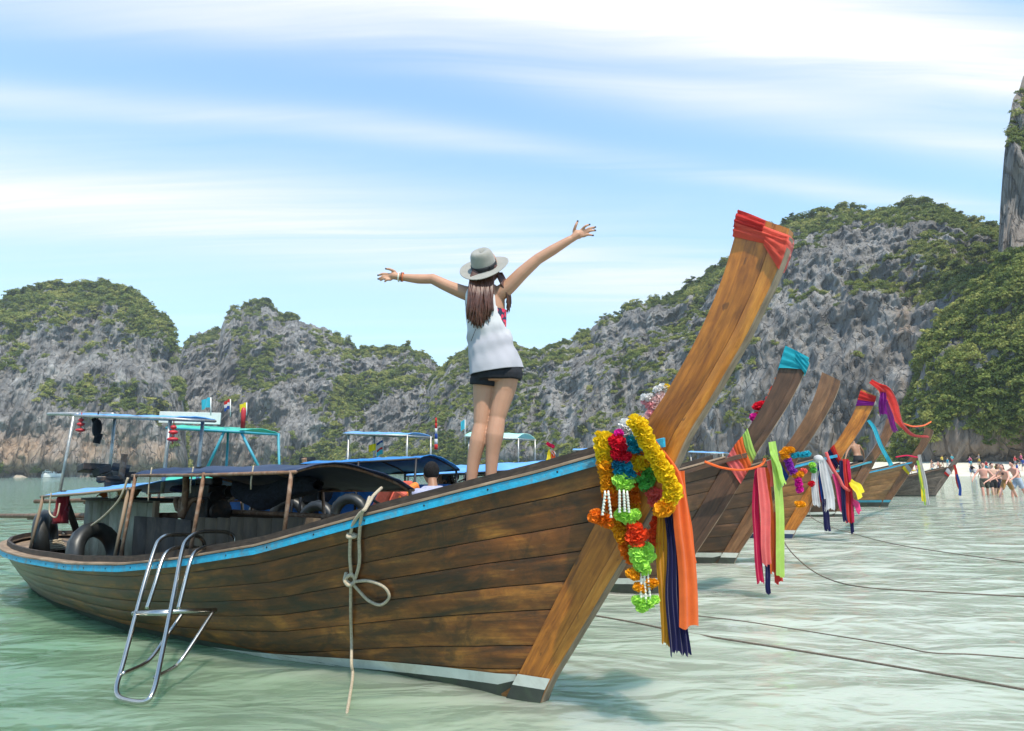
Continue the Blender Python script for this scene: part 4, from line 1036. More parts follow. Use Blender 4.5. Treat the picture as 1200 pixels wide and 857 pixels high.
FC = dict(yellow=(.92, .62, .015), gold=(.90, .38, .012), orange=(.92, .22, .015), redorange=(.88, .085, .02), red=(.72, .012, .035), magenta=(.75, .02, .35), teal=(.01, .24, .38), dteal=(.008, .12, .22), lime=(.48, .85, .13),
          green=(.13, .52, .10), coral=(.90, .16, .13), white=(.82, .80, .78), pink=(.90, .42, .46), purple=(.36, .05, .50), cyan=(.03, .42, .55), blush=(.86, .62, .60))
def flower_mesh(col, variant=0):
    key = (col, variant)
    if key in _fm: return _fm[key]
    r = np.random.default_rng(variant*7+3); mb = MB(); N = 46
    for i in range(N):
        z = 1-2*(i+.5)/N; a = i*2.39996+variant; rr = math.sqrt(1-z*z); d = np.array([rr*math.cos(a), rr*math.sin(a), z])
        t = np.cross(d, r.normal(0, 1, 3)); t /= np.linalg.norm(t); u = np.cross(d, t); l = r.uniform(.30, .46)
        base = d*.35; tip = d*r.uniform(.88, 1.1)
        mb.add([base-t*.08, base+t*.08, tip+t*l+u*.12*r.normal(), tip+d*.06+u*l*.5, tip-t*l-u*.12*r.normal()], [(0, 1, 2, 3), (0, 3, 4)])
    mb.ellipsoid((0, 0, 0), (.62, .62, .62), 8, 6)
    me = mb.mesh('flower', smooth=False)
    c = FC[col]; me.materials.append(simple('petal_'+col, c, .7, var=.22, scale=14, spec=.2, trans=.3))
    _fm[key] = me; return me
def flowers(T, seq, base, Y_, rad=9., jit=0., squash=.85, nm='flower'):
    """seq of (px, py, colour[, radius px[, extra depth]])"""
    for i, it in enumerate(seq):
        px, py, c = it[:3]; r0 = it[3] if len(it) > 3 else rad; dY = it[4] if len(it) > 4 else 0
        p = at(px, py, Y_+dY)-base
        s_ = r0*(Y_+dY)/FPX
        o = obj(nm, flower_mesh(c, i % 3), None, T, tuple(p), (random.uniform(-.5, .5), random.uniform(-.5, .5), random.uniform(0, 6)), (s_, s_, s_*squash))
def beads(T, px, py0, py1, base, Y_, n=6, r0=2.3, sway=0):
    mb = MB()
    for i in range(n):
        u = i/(n-1); p = at(px+sway*u, py0+(py1-py0)*u, Y_)-base; q = r0*Y_/FPX
        mb.lathe([(0, q*1.5), (q*.5, q*1.2), (q*.55, 0), (q, -q*1.2), (q*.6, -q*1.5), (0, -q*1.4)], p, 8)
    o = mb.build('bead_string', simple('jasmine_buds', (.80, .78, .66), .6, var=.1), T); o['kind'] = 'stuff'
def expand(path, cols, n, r0, dY=0):
    P_ = [np.array((a, b, 0.)) for a, b in path]; d = np.cumsum([0]+[np.linalg.norm(P_[i+1]-P_[i]) for i in range(len(P_)-1)])
    out = []
    for i in range(n):
        t = d[-1]*i/(n-1); x = np.interp(t, d, [p[0] for p in P_]); y = np.interp(t, d, [p[1] for p in P_])
        out.append((x+random.uniform(-1, 1), y+random.uniform(-1, 1), cols[min(int(i/n*len(cols)), len(cols)-1)], r0*random.uniform(.92, 1.1), dY))
    return out
# ---- main boat ornaments
T = empty('prow_cloth'); like(T, B1); tag(T, 'red cloth wound round the tip of the tallest prow', 'cloth')
wrap(B1, .958, .968, .992, .990, CM['coral'], T, 1, .010, .006)
wrap(B1, .972, .978, 1., 1.0, CM['red'], T, 2, .017, .005, fr=(-.02, .5))
wrap(B1, .958, .935, .978, .985, CM['coral'], T, 3, .017, .005, fr=(.66, 1.0))
yp = 3.92
G1 = empty('flower_garland', tuple(at(748, 495, yp))); tag(G1, 'long yellow and orange flower garland over the prow of the largest boat', 'garland'); gb = np.array(G1.location)
flowers(G1, expand([(746, 494), (753, 508), (760, 522), (769, 538), (777, 552), (786, 566), (789, 576), (784, 588), (776, 598)], ['yellow']*7+['gold'], 17, 10.5), gb, yp-.16)
flowers(G1, expand([(752, 497), (764, 520), (775, 542), (786, 562)], ['yellow'], 8, 8, .05), gb, yp-.18)
flowers(G1, expand([(773, 600), (770, 612), (769, 625), (768, 634)], ['redorange'], 5, 8.5), gb, yp)
G2 = empty('flower_garland', tuple(at(708, 515, yp))); tag(G2, 'golden flower garland ending in white bead tassels beside the red flowers', 'garland'); gb = np.array(G2.location)
flowers(G2, expand([(711, 514), (706, 525), (708, 538), (711, 550), (712, 562), (713, 576), (718, 586)], ['yellow', 'yellow', 'gold', 'gold', 'orange'], 12, 10.0), gb, yp)
flowers(G2, [(700, 516, 'yellow', 5), (701, 508, 'yellow', 4)], gb, yp)
flowers(G2, expand([(740, 574), (742, 588), (740, 600)], ['orange', 'gold'], 5, 8.5, .04), gb, yp)
flowers(G2, expand([(698, 604), (708, 610), (718, 614), (726, 622), (731, 634), (736, 646), (739, 654)], ['orange', 'gold', 'orange'], 12, 8.5), gb, yp)
flowers(G2, expand([(716, 592), (722, 604), (728, 614)], ['orange'], 4, 8, .05), gb, yp)
for q in ((709, 578, 601, -3), (713, 578, 604, 3)): beads(G2, q[0], q[1], q[2], gb, yp-.07, 7, 2.0, q[3])
G3 = empty('flower_garland', tuple(at(735, 505, yp))); tag(G3, 'mixed garland of red, teal and lime flowers on the prow', 'garland'); gb = np.array(G3.location)
flowers(G3, [(725, 508, 'magenta', 6), (722, 517, 'red', 10), (726, 524, 'red', 9.5), (724, 533, 'red', 9), (731, 536, 'red', 9), (724, 545, 'dteal', 8), (732, 548, 'teal', 9.5), (727, 553, 'teal', 9), (737, 556, 'teal', 8),
             (727, 562, 'lime', 10), (735, 565, 'lime', 9.5), (731, 569, 'lime', 9), (732, 604, 'lime', 10), (739, 607, 'lime', 9.5), (727, 603, 'lime', 8), (744, 603, 'lime', 7.5),
             (744, 619, 'redorange', 9.5), (742, 629, 'redorange', 9.5), (751, 627, 'redorange', 9), (746, 636, 'redorange', 9),
             (746, 644, 'lime', 10), (757, 645, 'lime', 9.5), (748, 654, 'lime', 9.5), (760, 652, 'lime', 8.5), (752, 662, 'lime', 9.5), (755, 668, 'lime', 8)], gb, yp-.05)
for q in ((726, 577, 598, 0), (731, 577, 597, 1), (735, 578, 598, 2)): beads(G3, q[0], q[1], q[2], gb, yp-.09, 7, 2.0, q[3])
for q in ((751, 674, 702, 0), (755, 674, 704, 2), (759, 672, 700, 3)): beads(G3, q[0], q[1], q[2], gb, yp-.05, 8, 1.8, q[3])
flowers(G3, [(740, 672, 'gold', 7), (745, 675, 'gold', 6.5), (762, 684, 'gold', 7), (767, 683, 'gold', 5), (748, 688, 'gold', 6.5), (753, 691, 'gold', 5), (747, 704, 'lime', 7), (753, 709, 'lime', 8), (760, 706, 'lime', 7.5), (767, 703, 'lime', 6), (752, 712, 'lime', 7)], gb, yp-.04)
G4 = empty('flower_garland', tuple(at(742, 515, yp))); tag(G4, 'white, light blue and green flower garland in the middle of the prow', 'garland'); gb = np.array(G4.location)
flowers(G4, [(734, 499, 'white', 9), (731, 506, 'white', 8), (738, 506, 'white', 8.5), (741, 514, 'cyan', 9), (745, 518, 'cyan', 8), (742, 526, 'cyan', 9), (747, 530, 'cyan', 7), (740, 534, 'orange', 7), (750, 533, 'orange', 7), (747, 541, 'yellow', 10.5), (743, 546, 'yellow', 9), (752, 545, 'yellow', 9),
             (747, 554, 'redorange', 6.5), (758, 552, 'green', 8), (753, 560, 'green', 9), (760, 562, 'green', 8.5), (757, 569, 'green', 9), (764, 577, 'coral', 9), (770, 580, 'coral', 9), (768, 587, 'coral', 9), (775, 585, 'coral', 7)], gb, yp-.02)
G5 = empty('flower_spray', tuple(at(765, 480, 4.0))); tag(G5, 'pale pink and white artificial flowers tied behind the tallest prow', 'flowers'); gb = np.array(G5.location)
flowers(G5, [(757, 467, 'white', 6.5), (762, 464, 'white', 4), (771, 457, 'white', 6), (777, 455, 'white', 6), (781, 454, 'yellow', 5), (762, 475, 'pink', 6), (768, 470, 'blush', 6.5), (773, 464, 'blush', 6.5), (769, 479, 'blush', 7), (763, 486, 'pink', 6.5), (757, 490, 'blush', 5), (755, 471, 'pink', 4)], gb, 4.02)
T = empty('prow_ribbons', tuple(at(790, 540, 3.85))); tag(T, 'orange, navy and mustard ribbons hanging from the tallest prow', 'ribbons'); gb = np.array(T.location)
A_ = lambda L_, Y_, gb=gb: [at(x, y, Y_)-gb for x, y in L_]
mpp = 3.85/FPX
ribbon(A_([(757, 510), (772, 535), (788, 558), (797, 585), (801, 620), (805, 670), (807, 735)], 3.84), [10*mpp, 17*mpp, 19*mpp, 17*mpp, 20*mpp, 21*mpp, 22*mpp], CM['orange'], T, 2, .010, .1, 1)
ribbon(A_([(797, 552), (800, 590), (806, 630), (811, 662)], 3.90), [10*mpp, 12*mpp, 14*mpp], CM['orange'], T, 2, .008, .2, 2)
ribbon(A_([(776, 592), (777, 640), (779, 700), (783, 756)], 3.88), [11*mpp, 15*mpp, 13*mpp, 13*mpp], CM['mustard'], T, 3, .008, 0, 3, ragged=.01)
ribbon(A_([(783, 592), (789, 640), (792, 700), (796, 766)], 3.86), [9*mpp, 17*mpp, 22*mpp, 24*mpp], CM['navy'], T, 4, .012, .1, 4, ragged=.015)
ribbon(A_([(789, 590), (795, 620), (797, 660)], 3.9), [8*mpp, 9*mpp, 7*mpp], CM['navy'], T, 2, .008, .3, 5)
def orn(B, name, label, cat):
    T = empty(name); like(T, B); tag(T, label, cat); return T
def stem_world(B, i, f, sg=1, d=.03):
    s, z, th = stem_pt(i, f); return wl(B, (-s, -sg*(th+d), z))
# ---- boat 2
T = orn(B2, 'prow_cloth', 'turquoise cloth knotted round the tip of the dark brown prow', 'cloth')
wrap(B2, .92, .955, 1., 1., CM['turq'], T, 11, .012, .008)
wrap(B2, .965, .94, 1., .985, CM['turq'], T, 12, .022, .010, fr=(.5, 1.05))
Tb = empty('ribbon_bundle', tuple(stem_world(B2, .55, .5))); tag(Tb, 'lime, orange and salmon sash with long ribbons on the dark brown prow', 'ribbons'); gb = np.array(Tb.location)
T2 = orn(B2, 'bound_cloth', 'salmon, orange and lime bands bound round the dark brown prow', 'cloth')
wrap(B2, .55, .49, .61, .55, CM['salmon'], T2, 13, .020, .009); wrap(B2, .605, .52, .655, .58, CM['orange'], T2, 14, .024, .008); wrap(B2, .65, .57, .685, .61, CM['lime'], T2, 15, .020, .006)
Y2 = float(stem_world(B2, .5, .9)[1])-.12; mp = Y2/FPX
A2 = lambda L_, dY=0: [at(x, y, Y2+dY)-gb for x, y in L_]
for cn, pts, ws, sd_ in (('crimson', [(888, 550), (886, 600), (888, 640), (892, 683)], [6, 9, 9, 9], 1), ('salmon', [(892, 548), (895, 590), (898, 630), (899, 662)], [10, 14, 12, 11], 2), ('orange', [(898, 548), (902, 590), (906, 640), (907, 672)], [8, 11, 12, 12], 3),
                         ('navy', [(897, 640), (899, 670), (901, 696)], [7, 7, 6], 4), ('lime', [(903, 518), (909, 550), (912, 600), (915, 676)], [12, 13, 14, 13], 5), ('red', [(910, 600), (911, 650), (913, 683)], [8, 10, 15], 6), ('salmon', [(901, 540), (905, 555), (906, 570)], [9, 10, 9], 7), ('lime', [(905, 528), (913, 548), (919, 567)], [12, 14, 13], 8)):
    ribbon(A2(pts, -.03*(sd_ % 3)), [w_*mp for w_ in ws], CM[cn], Tb, 2, .012, .1*sd_, 20+sd_, ragged=.01)
ribbon(A2([(826, 541), (845, 548), (868, 551), (890, 546), (897, 538)], .0), [5*mp, 8*mp, 8*mp, 10*mp], CM['orange'], Tb, 2, .01, 1.57, 31)
G_ = empty('flower_garland', tuple(at(905, 470, Y2))); tag(G_, 'orange, red and pink flower garland along the back of the dark brown prow', 'garland'); gb2 = np.array(G_.location)
flowers(G_, expand([(914, 446), (910, 455), (905, 464), (900, 472)], ['orange', 'redorange', 'orange', 'coral'], 8, 5)+[(888, 476, 'red', 6), (893, 475, 'red', 6), (899, 477, 'orange', 6), (896, 483, 'orange', 6), (884, 489, 'magenta', 5.5), (889, 487, 'coral', 5.5), (887, 496, 'magenta', 6), (883, 501, 'lime', 4)], gb2, Y2+.15)
# ---- boat 3
T = orn(B3, 'bound_cloth', 'blue and white cloth bound round the bare brown prow', 'cloth')
wrap(B3, .50, .43, .535, .47, CM['white'], T, 41, .022, .008); wrap(B3, .53, .46, .575, .51, CM['blue'], T, 42, .026, .008)
Y3 = float(stem_world(B3, .5, .9)[1])-.15; mp = Y3/FPX
Tb = empty('ribbon_bundle', tuple(at(955, 545, Y3))); tag(Tb, 'white and blue ribbons with a navy tail on the bare brown prow', 'ribbons'); gb = np.array(Tb.location)
A3 = lambda L_, dY=0: [at(x, y, Y3+dY)-gb for x, y in L_]
for cn, pts, ws, sd_ in (('white', [(958, 535), (955, 560), (957, 593)], [8, 8, 9], 1), ('white', [(962, 538), (968, 565), (972, 598)], [9, 12, 14], 2), ('red', [(958, 545), (961, 570), (963, 588)], [4, 5, 6], 3), ('blue', [(961, 540), (963, 565), (966, 590)], [5, 6, 7], 4), ('navy', [(966, 585), (968, 605), (970, 622)], [7, 9, 9], 5), ('grey', [(964, 540), (970, 560), (976, 585)], [6, 7, 7], 6)):
    ribbon(A3(pts, -.03*(sd_ % 3)), [w_*mp for w_ in ws], CM[cn], Tb, 3, .014, .1*sd_, 50+sd_, ragged=.02)
kn = MB(); kn.ellipsoid(at(959, 538, Y3-.03)-gb, (.07, .06, .06), 12, 8); kn.build('knot', CM['white'], Tb)
G_ = empty('flower_garland', tuple(at(925, 545, Y3))); tag(G_, 'yellow, purple and pink flower garland beside the white ribbons', 'garland'); gb2 = np.array(G_.location)
flowers(G_, [(918, 531, 'gold', 4.5), (922, 528, 'gold', 5), (927, 527, 'gold', 4.5), (920, 535, 'gold', 5), (923, 539, 'purple', 4.5), (925, 544, 'purple', 4.5), (927, 549, 'purple', 4.5), (930, 553, 'purple', 4.5), (933, 557, 'gold', 4.5), (938, 556, 'gold', 4.5), (942, 552, 'coral', 4), (935, 562, 'magenta', 4.5), (936, 568, 'magenta', 4.5), (937, 574, 'magenta', 4.5), (936, 591, 'gold', 4.5), (940, 591, 'gold', 4),
             (931, 534, 'cyan', 4), (936, 533, 'cyan', 4), (941, 533, 'cyan', 4), (946, 532, 'cyan', 4), (952, 545, 'lime', 4), (953, 551, 'green', 4), (951, 567, 'red', 4)], gb2, Y3-.05)
# ---- boat 4
T = orn(B4, 'prow_cloth', 'red and purple cloth tied at the tip of the orange brown prow', 'cloth')
wrap(B4, .90, .94, .935, .965, CM['purple'], T, 61, .018, .008); wrap(B4, .925, .955, .99, .995, CM['red'], T, 62, .016, .008)
T = orn(B4, 'bound_cloth', 'red, navy and white bands bound round the orange brown prow', 'cloth')
for q, cn in enumerate(['blue', 'white', 'red', 'navy', 'red']):
    wrap(B4, .50+.03*q, .43+.03*q, .532+.03*q, .462+.03*q, CM[cn], T, 63+q, .020+.003*(q % 2), .006)
Y4 = float(stem_world(B4, .5, .9)[1])-.2; mp = Y4/FPX
Tb = empty('ribbon_bundle', tuple(at(990, 550, Y4))); tag(Tb, 'red and navy ribbons with yellow and pink ends on the orange brown prow', 'ribbons'); gb = np.array(Tb.location)
A4 = lambda L_, dY=0: [at(x, y, Y4+dY)-gb for x, y in L_]
for cn, pts, ws, sd_ in (('red', [(990, 538), (993, 575), (996, 613)], [8, 9, 9], 1), ('navy', [(986, 540), (988, 580), (991, 612)], [5, 6, 6], 2), ('navy', [(995, 560), (998, 600), (999, 625)], [4, 4, 4], 3), ('pink', [(978, 555), (983, 578), (987, 600)], [6, 8, 6], 4), ('yellow', [(996, 565), (1003, 572), (1010, 580)], [10, 18, 22], 5), ('pink', [(998, 585), (1004, 592), (1008, 600)], [8, 14, 10], 6), ('crimson', [(994, 540), (998, 580), (1000, 612)], [5, 6, 5], 7)):
    ribbon(A4(pts, -.04*(sd_ % 3)), [w_*mp for w_ in ws], CM[cn], Tb, 2, .016, .1*sd_, 70+sd_, ragged=.02)
rope('woven_braid', [at(968, 530, Y4), at(975, 548, Y4-.05), at(983, 560, Y4-.08), at(988, 570, Y4-.1), at(995, 575, Y4-.05)], .03, CM['salmon'], 'pink and white cord hanging beside the red ribbons', cat='braid')
Tt = empty('cloth_tail', tuple(stem_world(B4, .95, 1.0))); tag(Tt, 'red and purple cloth blowing from the orange brown prow to its neighbour', 'cloth'); gb = np.array(Tt.location)
Y4t = float(gb[1]); mp = Y4t/FPX; Y6t = 22.8
ip = lambda L_: [at(x, y, Y4t+(Y6t-Y4t)*u)-gb for x, y, u in L_]
ribbon(ip([(1020, 447, 0), (1036, 459, 0), (1044, 475, .1), (1050, 488, .3), (1058, 500, .6), (1070, 510, .85), (1087, 512, 1)]), [6*mp, 14*mp, 15*mp, 13*mp, 8*mp, 7*mp, 6*mp], CM['red'], Tt, 2, .03, .4, 81)
ribbon(ip([(1033, 456, 0), (1034, 470, 0), (1034, 486, .02)]), [6*mp, 9*mp, 9*mp], CM['purple'], Tt, 2, .03, .1, 82)
ribbon(ip([(1037, 468, 0), (1043, 488, .1), (1050, 506, .15)]), [5*mp, 7*mp, 6*mp], CM['purple'], Tt, 2, .02, .3, 83)
ribbon(ip([(1058, 496, .6), (1070, 500, .8), (1082, 499, .95), (1090, 495, 1)]), [3*mp, 4*mp, 6*mp, 6*mp], CM['orange'], Tt, 2, .02, 1.2, 84)
# ---- boat 5, 6, 7
T = empty('prow_ribbon', tuple(stem_world(B5, .97, .9))); tag(T, 'cyan ribbon slung from the half hidden prow', 'ribbon'); gb = np.array(T.location); Y5 = float(gb[1])-.1
ribbon([at(x, y, Y5)-gb for x, y in [(1017, 493), (1024, 503), (1031, 520), (1038, 535), (1044, 546)]], [.10, .14, .15, .14, .16], CM['cyan'], T, 2, .02, .3, 85)
T = orn(B6, 'bound_cloth', 'yellow and white bands on the light brown prow', 'cloth')
wrap(B6, .50, .45, .535, .48, CM['yellow'], T, 91, .02, .008); wrap(B6, .535, .475, .58, .52, CM['grey'], T, 92, .02, .008)
Y6 = float(stem_world(B6, .5, .9)[1])-.2; mp = Y6/FPX
Tb = empty('ribbon_bundle', tuple(at(1080, 550, Y6))); tag(Tb, 'yellow, green and white ribbons on the light brown prow', 'ribbons'); gb = np.array(Tb.location)
for cn, pts, ws, sd_ in (('yellow', [(1077, 545), (1080, 565), (1083, 588)], [4, 5, 5], 1), ('lime', [(1075, 540), (1079, 560), (1085, 592)], [3, 3, 3], 2), ('grey', [(1077, 533), (1083, 560), (1088, 592)], [4, 5, 5], 3), ('crimson', [(1050, 536), (1062, 534), (1074, 536)], [2, 3, 4], 4)):
    ribbon([at(x, y, Y6)-gb for x, y in pts], [w_*mp for w_ in ws], CM[cn], Tb, 2, .02, .1 if sd_ < 4 else 1.5, 93+sd_, ragged=.02)
T = orn(B7, 'bound_cloth', 'white and red bands on the grey prow', 'cloth')
wrap(B7, .49, .44, .56, .5, CM['white'], T, 98, .02, .008); wrap(B7, .45, .41, .49, .45, CM['red'], T, 99, .02, .008)
Y7 = float(stem_world(B7, .5, .9)[1])-.2; mp = Y7/FPX
Tb = empty('ribbon_bundle', tuple(at(1120, 550, Y7))); tag(Tb, 'red and navy braid hanging from the grey prow', 'ribbons'); gb = np.array(Tb.location)
ribbon([at(x, y, Y7)-gb for x, y in [(1119, 545), (1121, 560), (1124, 573)]], [3*mp, 3.5*mp, 3*mp], CM['red'], Tb, 2, .03, .1, 101)
ribbon([at(x, y, Y7-.05)-gb for x, y in [(1121, 556), (1124, 568), (1125, 581)]], [2*mp, 3*mp, 3*mp], CM['blue'], Tb, 2, .03, .1, 102)
# ---- flags, signs on poles
def flag(px0, py0, px1, py1, Y_, col_m, fw_, fh_, label, pole_to=None):
    base = at(px0, py0, Y_); F_ = empty('flag', tuple(base)); tag(F_, label, 'flag')
    topp = at(px1, py1, Y_)-base
    MB().tube([(0, 0, 0), tuple(topp)], .008, 6).build('flag_pole', PLWHITE, F_)
    rows = [[(fw_*u-fw_*.0, .03*math.sin(u*7+v), -fh_*v-.25*fh_*u*u) for v in np.linspace(0, 1, 7)] for u in np.linspace(0, -1, 9)]
    n_c = len(col_m)
    for q in range(n_c):
        rr = [r_[int(q*6/n_c):int((q+1)*6/n_c)+1] for r_ in rows]
        o = MB().grid([[tuple(np.array(p)+topp) for p in r_] for r_ in rr]).build('flag_cloth', col_m[q], F_)
THAI = [CM['red'], CM['white'], CM['blue'], CM['white'], CM['red']]
flag(247, 487, 247, 466, 9.6, [CM['cyan']], .12, .14, 'small light blue flag on the white board')
flag(270, 488, 270, 468, 9.6, THAI[:3], .08, .14, 'small striped red white and blue flag on the white board')
flag(289, 487, 289, 472, 9.6, [CM['yellow']], .09, .11, 'small yellow flag on the white board')
flag(441, 535, 441, 520, 13, [CM['yellow']], .14, .13, 'small yellow flag above the green canopy')
flag(449, 533, 449, 516, 13, THAI[2:]+[CM['cyan']], .12, .26, 'small striped flag with light blue beside the yellow flag')
flag(545, 520, 545, 492, 16, [CM['cyan']], .1, .22, 'small light blue flag near the mint roof')
P_ = empty('striped_pole', tuple(at(511, 527, 12.2))); tag(P_, 'pole wrapped in red and white bands above the blue canopy', 'pole')
for q in range(6):
    a_, b_ = at(511, 527-q*6.2, 12.2)-np.array(P_.location), at(511, 527-(q+1)*6.2, 12.2)-np.array(P_.location)
    MB().tube([tuple(a_), tuple(b_)], .032-.003*q, 8).build('band', (CM['red'], CM['white'], CM['blue'], CM['white'], CM['red'], CM['red'])[q], P_)
mb = MB(); mb.lathe([(0, -.14), (.03, -.14), (.035, .1), (.02, .14), (0, .15)], (0, 0, 0), 12); o = mb.build('red_bottle', RED, loc=tuple(at(285, 490, 9.4))); tag(o, 'red bottle shaped ornament on the white board', 'ornament')
T = empty('roof_ribbons', tuple(at(645, 530, 17))); tag(T, 'yellow, red and striped ribbons bundled on the far blue roof', 'ribbons'); gb = np.array(T.location)
for cn, pts, sd_ in (('yellow', [(644, 527), (643, 533), (642, 540)], 1), ('orange', [(647, 528), (648, 535), (648, 541)], 2), ('crimson', [(640, 520), (644, 522), (649, 525)], 3), ('white', [(645, 527), (648, 530), (650, 533)], 4)):
    ribbon([at(x, y, 17)-gb for x, y in pts], [.07, .10, .09], CM[cn], T, 2, .03, .2, 110+sd_)
# ---- mooring lines
def wline(name, pts, r_, label, mat_=ROPE_D):
    rope(name, [on_z(x, y, z) for x, y, z in pts], r_, mat_, label, 6)
wline('mooring_line', [(694, 721, .03), (740, 729, .03), (800, 741, .03), (900, 757, .03), (1000, 773, .03), (1100, 790, .03), (1210, 810, .03)], .008, 'thick brown mooring line floating past the tallest prow')
wline('mooring_line', [(790, 719, .03), (870, 728, .03), (960, 742, .03), (1040, 755, .03), (1090, 765, .04), (1140, 767, .03), (1215, 773, .03)], .005, 'thin brown mooring line with a knot floating on the water')
sw = at(921, 634, 9.8)
rope('mooring_line', [tuple(stem_world(B3, .36, .8)), at(916, 630, 9.6), at(935, 655, 9.0), on_z(965, 676, .05), on_z(1010, 688, .03), on_z(1100, 694, .03), on_z(1215, 700, .03)], .008, ROPE_D, 'mooring line sagging from the bare brown prow into the water')
rope('mooring_line', [tuple(stem_world(B4, .30, .8)), at(950, 605, 13.2), at(975, 618, 12.8), on_z(998, 625, .03), on_z(1060, 640, .03), on_z(1215, 662, .03)], .007, ROPE_D, 'mooring line running from the orange brown prow across the water')
# ---- white motor yacht far off, small rock, float
yq = on_z(61, 559.6, 0); Yt = empty('motor_yacht', (yq[0], yq[1], 0), R(8)); Yt.scale = (.8, .8, .85); tag(Yt, 'white two deck motor yacht anchored under the left headland', 'yacht')
YW = simple('yacht_white', (.80, .80, .80), .3, var=.05); YG = simple('yacht_glass', (.03, .04, .05), .1, var=.1)
rows = []
for u in np.linspace(0, 1, 12):
    x = -4.5+9.5*u; b_ = 1.4*(1-max(u-.45, 0)**2*3.2); rows.append([(x, sg*b_*f, z+.35*u*u*(z > 0)) for sg, f, z in ((-1, .1, -.3), (-1, .8, 0.1), (-1, 1, 1.5), (-1, .95, 1.55), (1, .95, 1.55), (1, 1, 1.5), (1, .8, .1), (1, .1, -.3))])
MB().grid(rows).build('hull', YW, Yt, auto=40)
for nm, x0, x1, z0, z1, w_ in (('lower_deck', -4.3, 2.2, 1.5, 2.7, 1.15), ('upper_deck', -3.3, 1.0, 2.72, 3.7, 1.0), ('flybridge', -2.6, .2, 3.72, 4.1, .8)):
    mb = MB(); mb.add([(x0, -w_, z0), (x1, -w_, z0), (x1, w_, z0), (x0, w_, z0), (x0+.1, -w_*.9, z1), (x1-.9, -w_*.9, z1), (x1-.9, w_*.9, z1), (x0+.1, w_*.9, z1)], [(0, 1, 2, 3)[::-1], (4, 5, 6, 7), (0, 1, 5, 4), (1, 2, 6, 5), (2, 3, 7, 6), (3, 0, 4, 7)])
    D_ = mb.build(nm, YW, Yt, bevel=.06)
    if nm != 'flybridge':
        for q in range(5):
            xx = x0+.6+q*(x1-x0-1.8)/5; MB().box((xx+.35, -w_*.955, (z0+z1)/2+.1), (.62, .06, .42), (R(-5), 0, 0)).build('window', YG, D_)
MB().tube([(-1.2, 0, 4.1), (-1.5, 0, 5.6)], .07, 6).build('mast', YW, Yt)
mb = MB(); rows = [[((2.2+.5*math.sin(a*3))*math.cos(a)*math.sin(t)*1.6, 1.5*math.sin(a)*math.sin(t), 1.1*math.cos(t)*(1+.25*math.sin(a*4+t*3))) for t in np.linspace(0, math.pi/2+.2, 8)] for a in np.linspace(0, 2*math.pi, 19)]
q_ = on_z(20, 560, 0); o = mb.grid(rows).build('rock', simple('pale_rock', (.38, .33, .27), .95, var=.4, scale=1.5, bump=1, bscale=3), loc=(q_[0], q_[1], -.2)); tag(o, 'low pale rock at the foot of the left headland', 'rock')
q_ = on_z(1168, 577, 0); mb = MB(); mb.lathe([(0, -.12), (.2, -.1), (.26, 0), (.2, .14), (.08, .18), (.07, .24), (0, .24)], seg=16); o = mb.build('buoy', simple('buoy_yellow', (.85, .48, .02), .5), loc=(q_[0], q_[1], 0)); tag(o, 'small yellow float bobbing in front of the bathers', 'buoy')
# ================================================================== PEOPLE
def skin_mat(name, col):
    m = simple(name, col, .5, var=.08, scale=9, spec=.35)
    b = [n for n in m.node_tree.nodes if n.type == 'BSDF_PRINCIPLED'][0]
    b.inputs['Subsurface Weight'].default_value = .12; b.inputs['Subsurface Radius'].default_value = (.02, .008, .004); b.inputs['Subsurface Scale'].default_value = .5
    return m
SK1 = skin_mat('skin_tan', (.46, .245, .155)); SK2 = skin_mat('skin_fair', (.60, .36, .26)); SK3 = skin_mat('skin_brown', (.30, .15, .085)); SK4 = skin_mat('skin_flushed', (.62, .31, .23))
HAIR = simple('hair_brown', (.095, .034, .020), .42, var=.55, scale=30, spec=.5); HAIRB = simple('hair_black', (.012, .010, .010), .85, var=.4, scale=20, bump=1., bscale=60, spec=.2); HAIRL = simple('hair_blond', (.34, .22, .10), .5, var=.4, scale=20)
def remeshed(mb, name, mat_, parent, voxel, smooth=3, fac=.6):
    o = mb.build(name, mat_, parent); md = o.modifiers.new('remesh', 'REMESH'); md.mode = 'VOXEL'; md.voxel_size = voxel; md.use_smooth_shade = True
    if smooth:
        s_ = o.modifiers.new('smooth', 'SMOOTH'); s_.iterations = smooth; s_.factor = fac
    return o
def limb(mb, pts, rad, n=6, seg=14):
    P_ = spline(pts, n); rr = np.interp(np.linspace(0, 1, len(P_)), np.linspace(0, 1, len(rad)), rad)
    mb.tube(P_, list(rr), seg)
    for p, r_ in ((P_[0], rr[0]), (P_[-1], rr[-1])): mb.ellipsoid(p, (r_, r_, r_), 12, 8)
def ringloft(mb, rings, seg=24, yaw=0.):
    """rings: (centre, half width, half depth); closed body of elliptical sections"""
    rows = []
    for c, hw, hd in rings:
        rows.append([tuple(np.array(c)+np.array((math.cos(yaw)*hw*math.cos(a)-math.sin(yaw)*hd*math.sin(a), math.sin(yaw)*hw*math.cos(a)+math.cos(yaw)*hd*math.sin(a), 0))) for a in np.linspace(0, 2*math.pi, seg, endpoint=False)])
    nr = len(rows); vs = [p for r_ in rows for p in r_]; f = []
    for i in range(nr-1):
        for j in range(seg): f.append((i*seg+j, i*seg+(j+1) % seg, (i+1)*seg+(j+1) % seg, (i+1)*seg+j))
    f.append(tuple(range(seg))[::-1]); f.append(tuple(range((nr-1)*seg, nr*seg)))
    mb.add(vs, f)
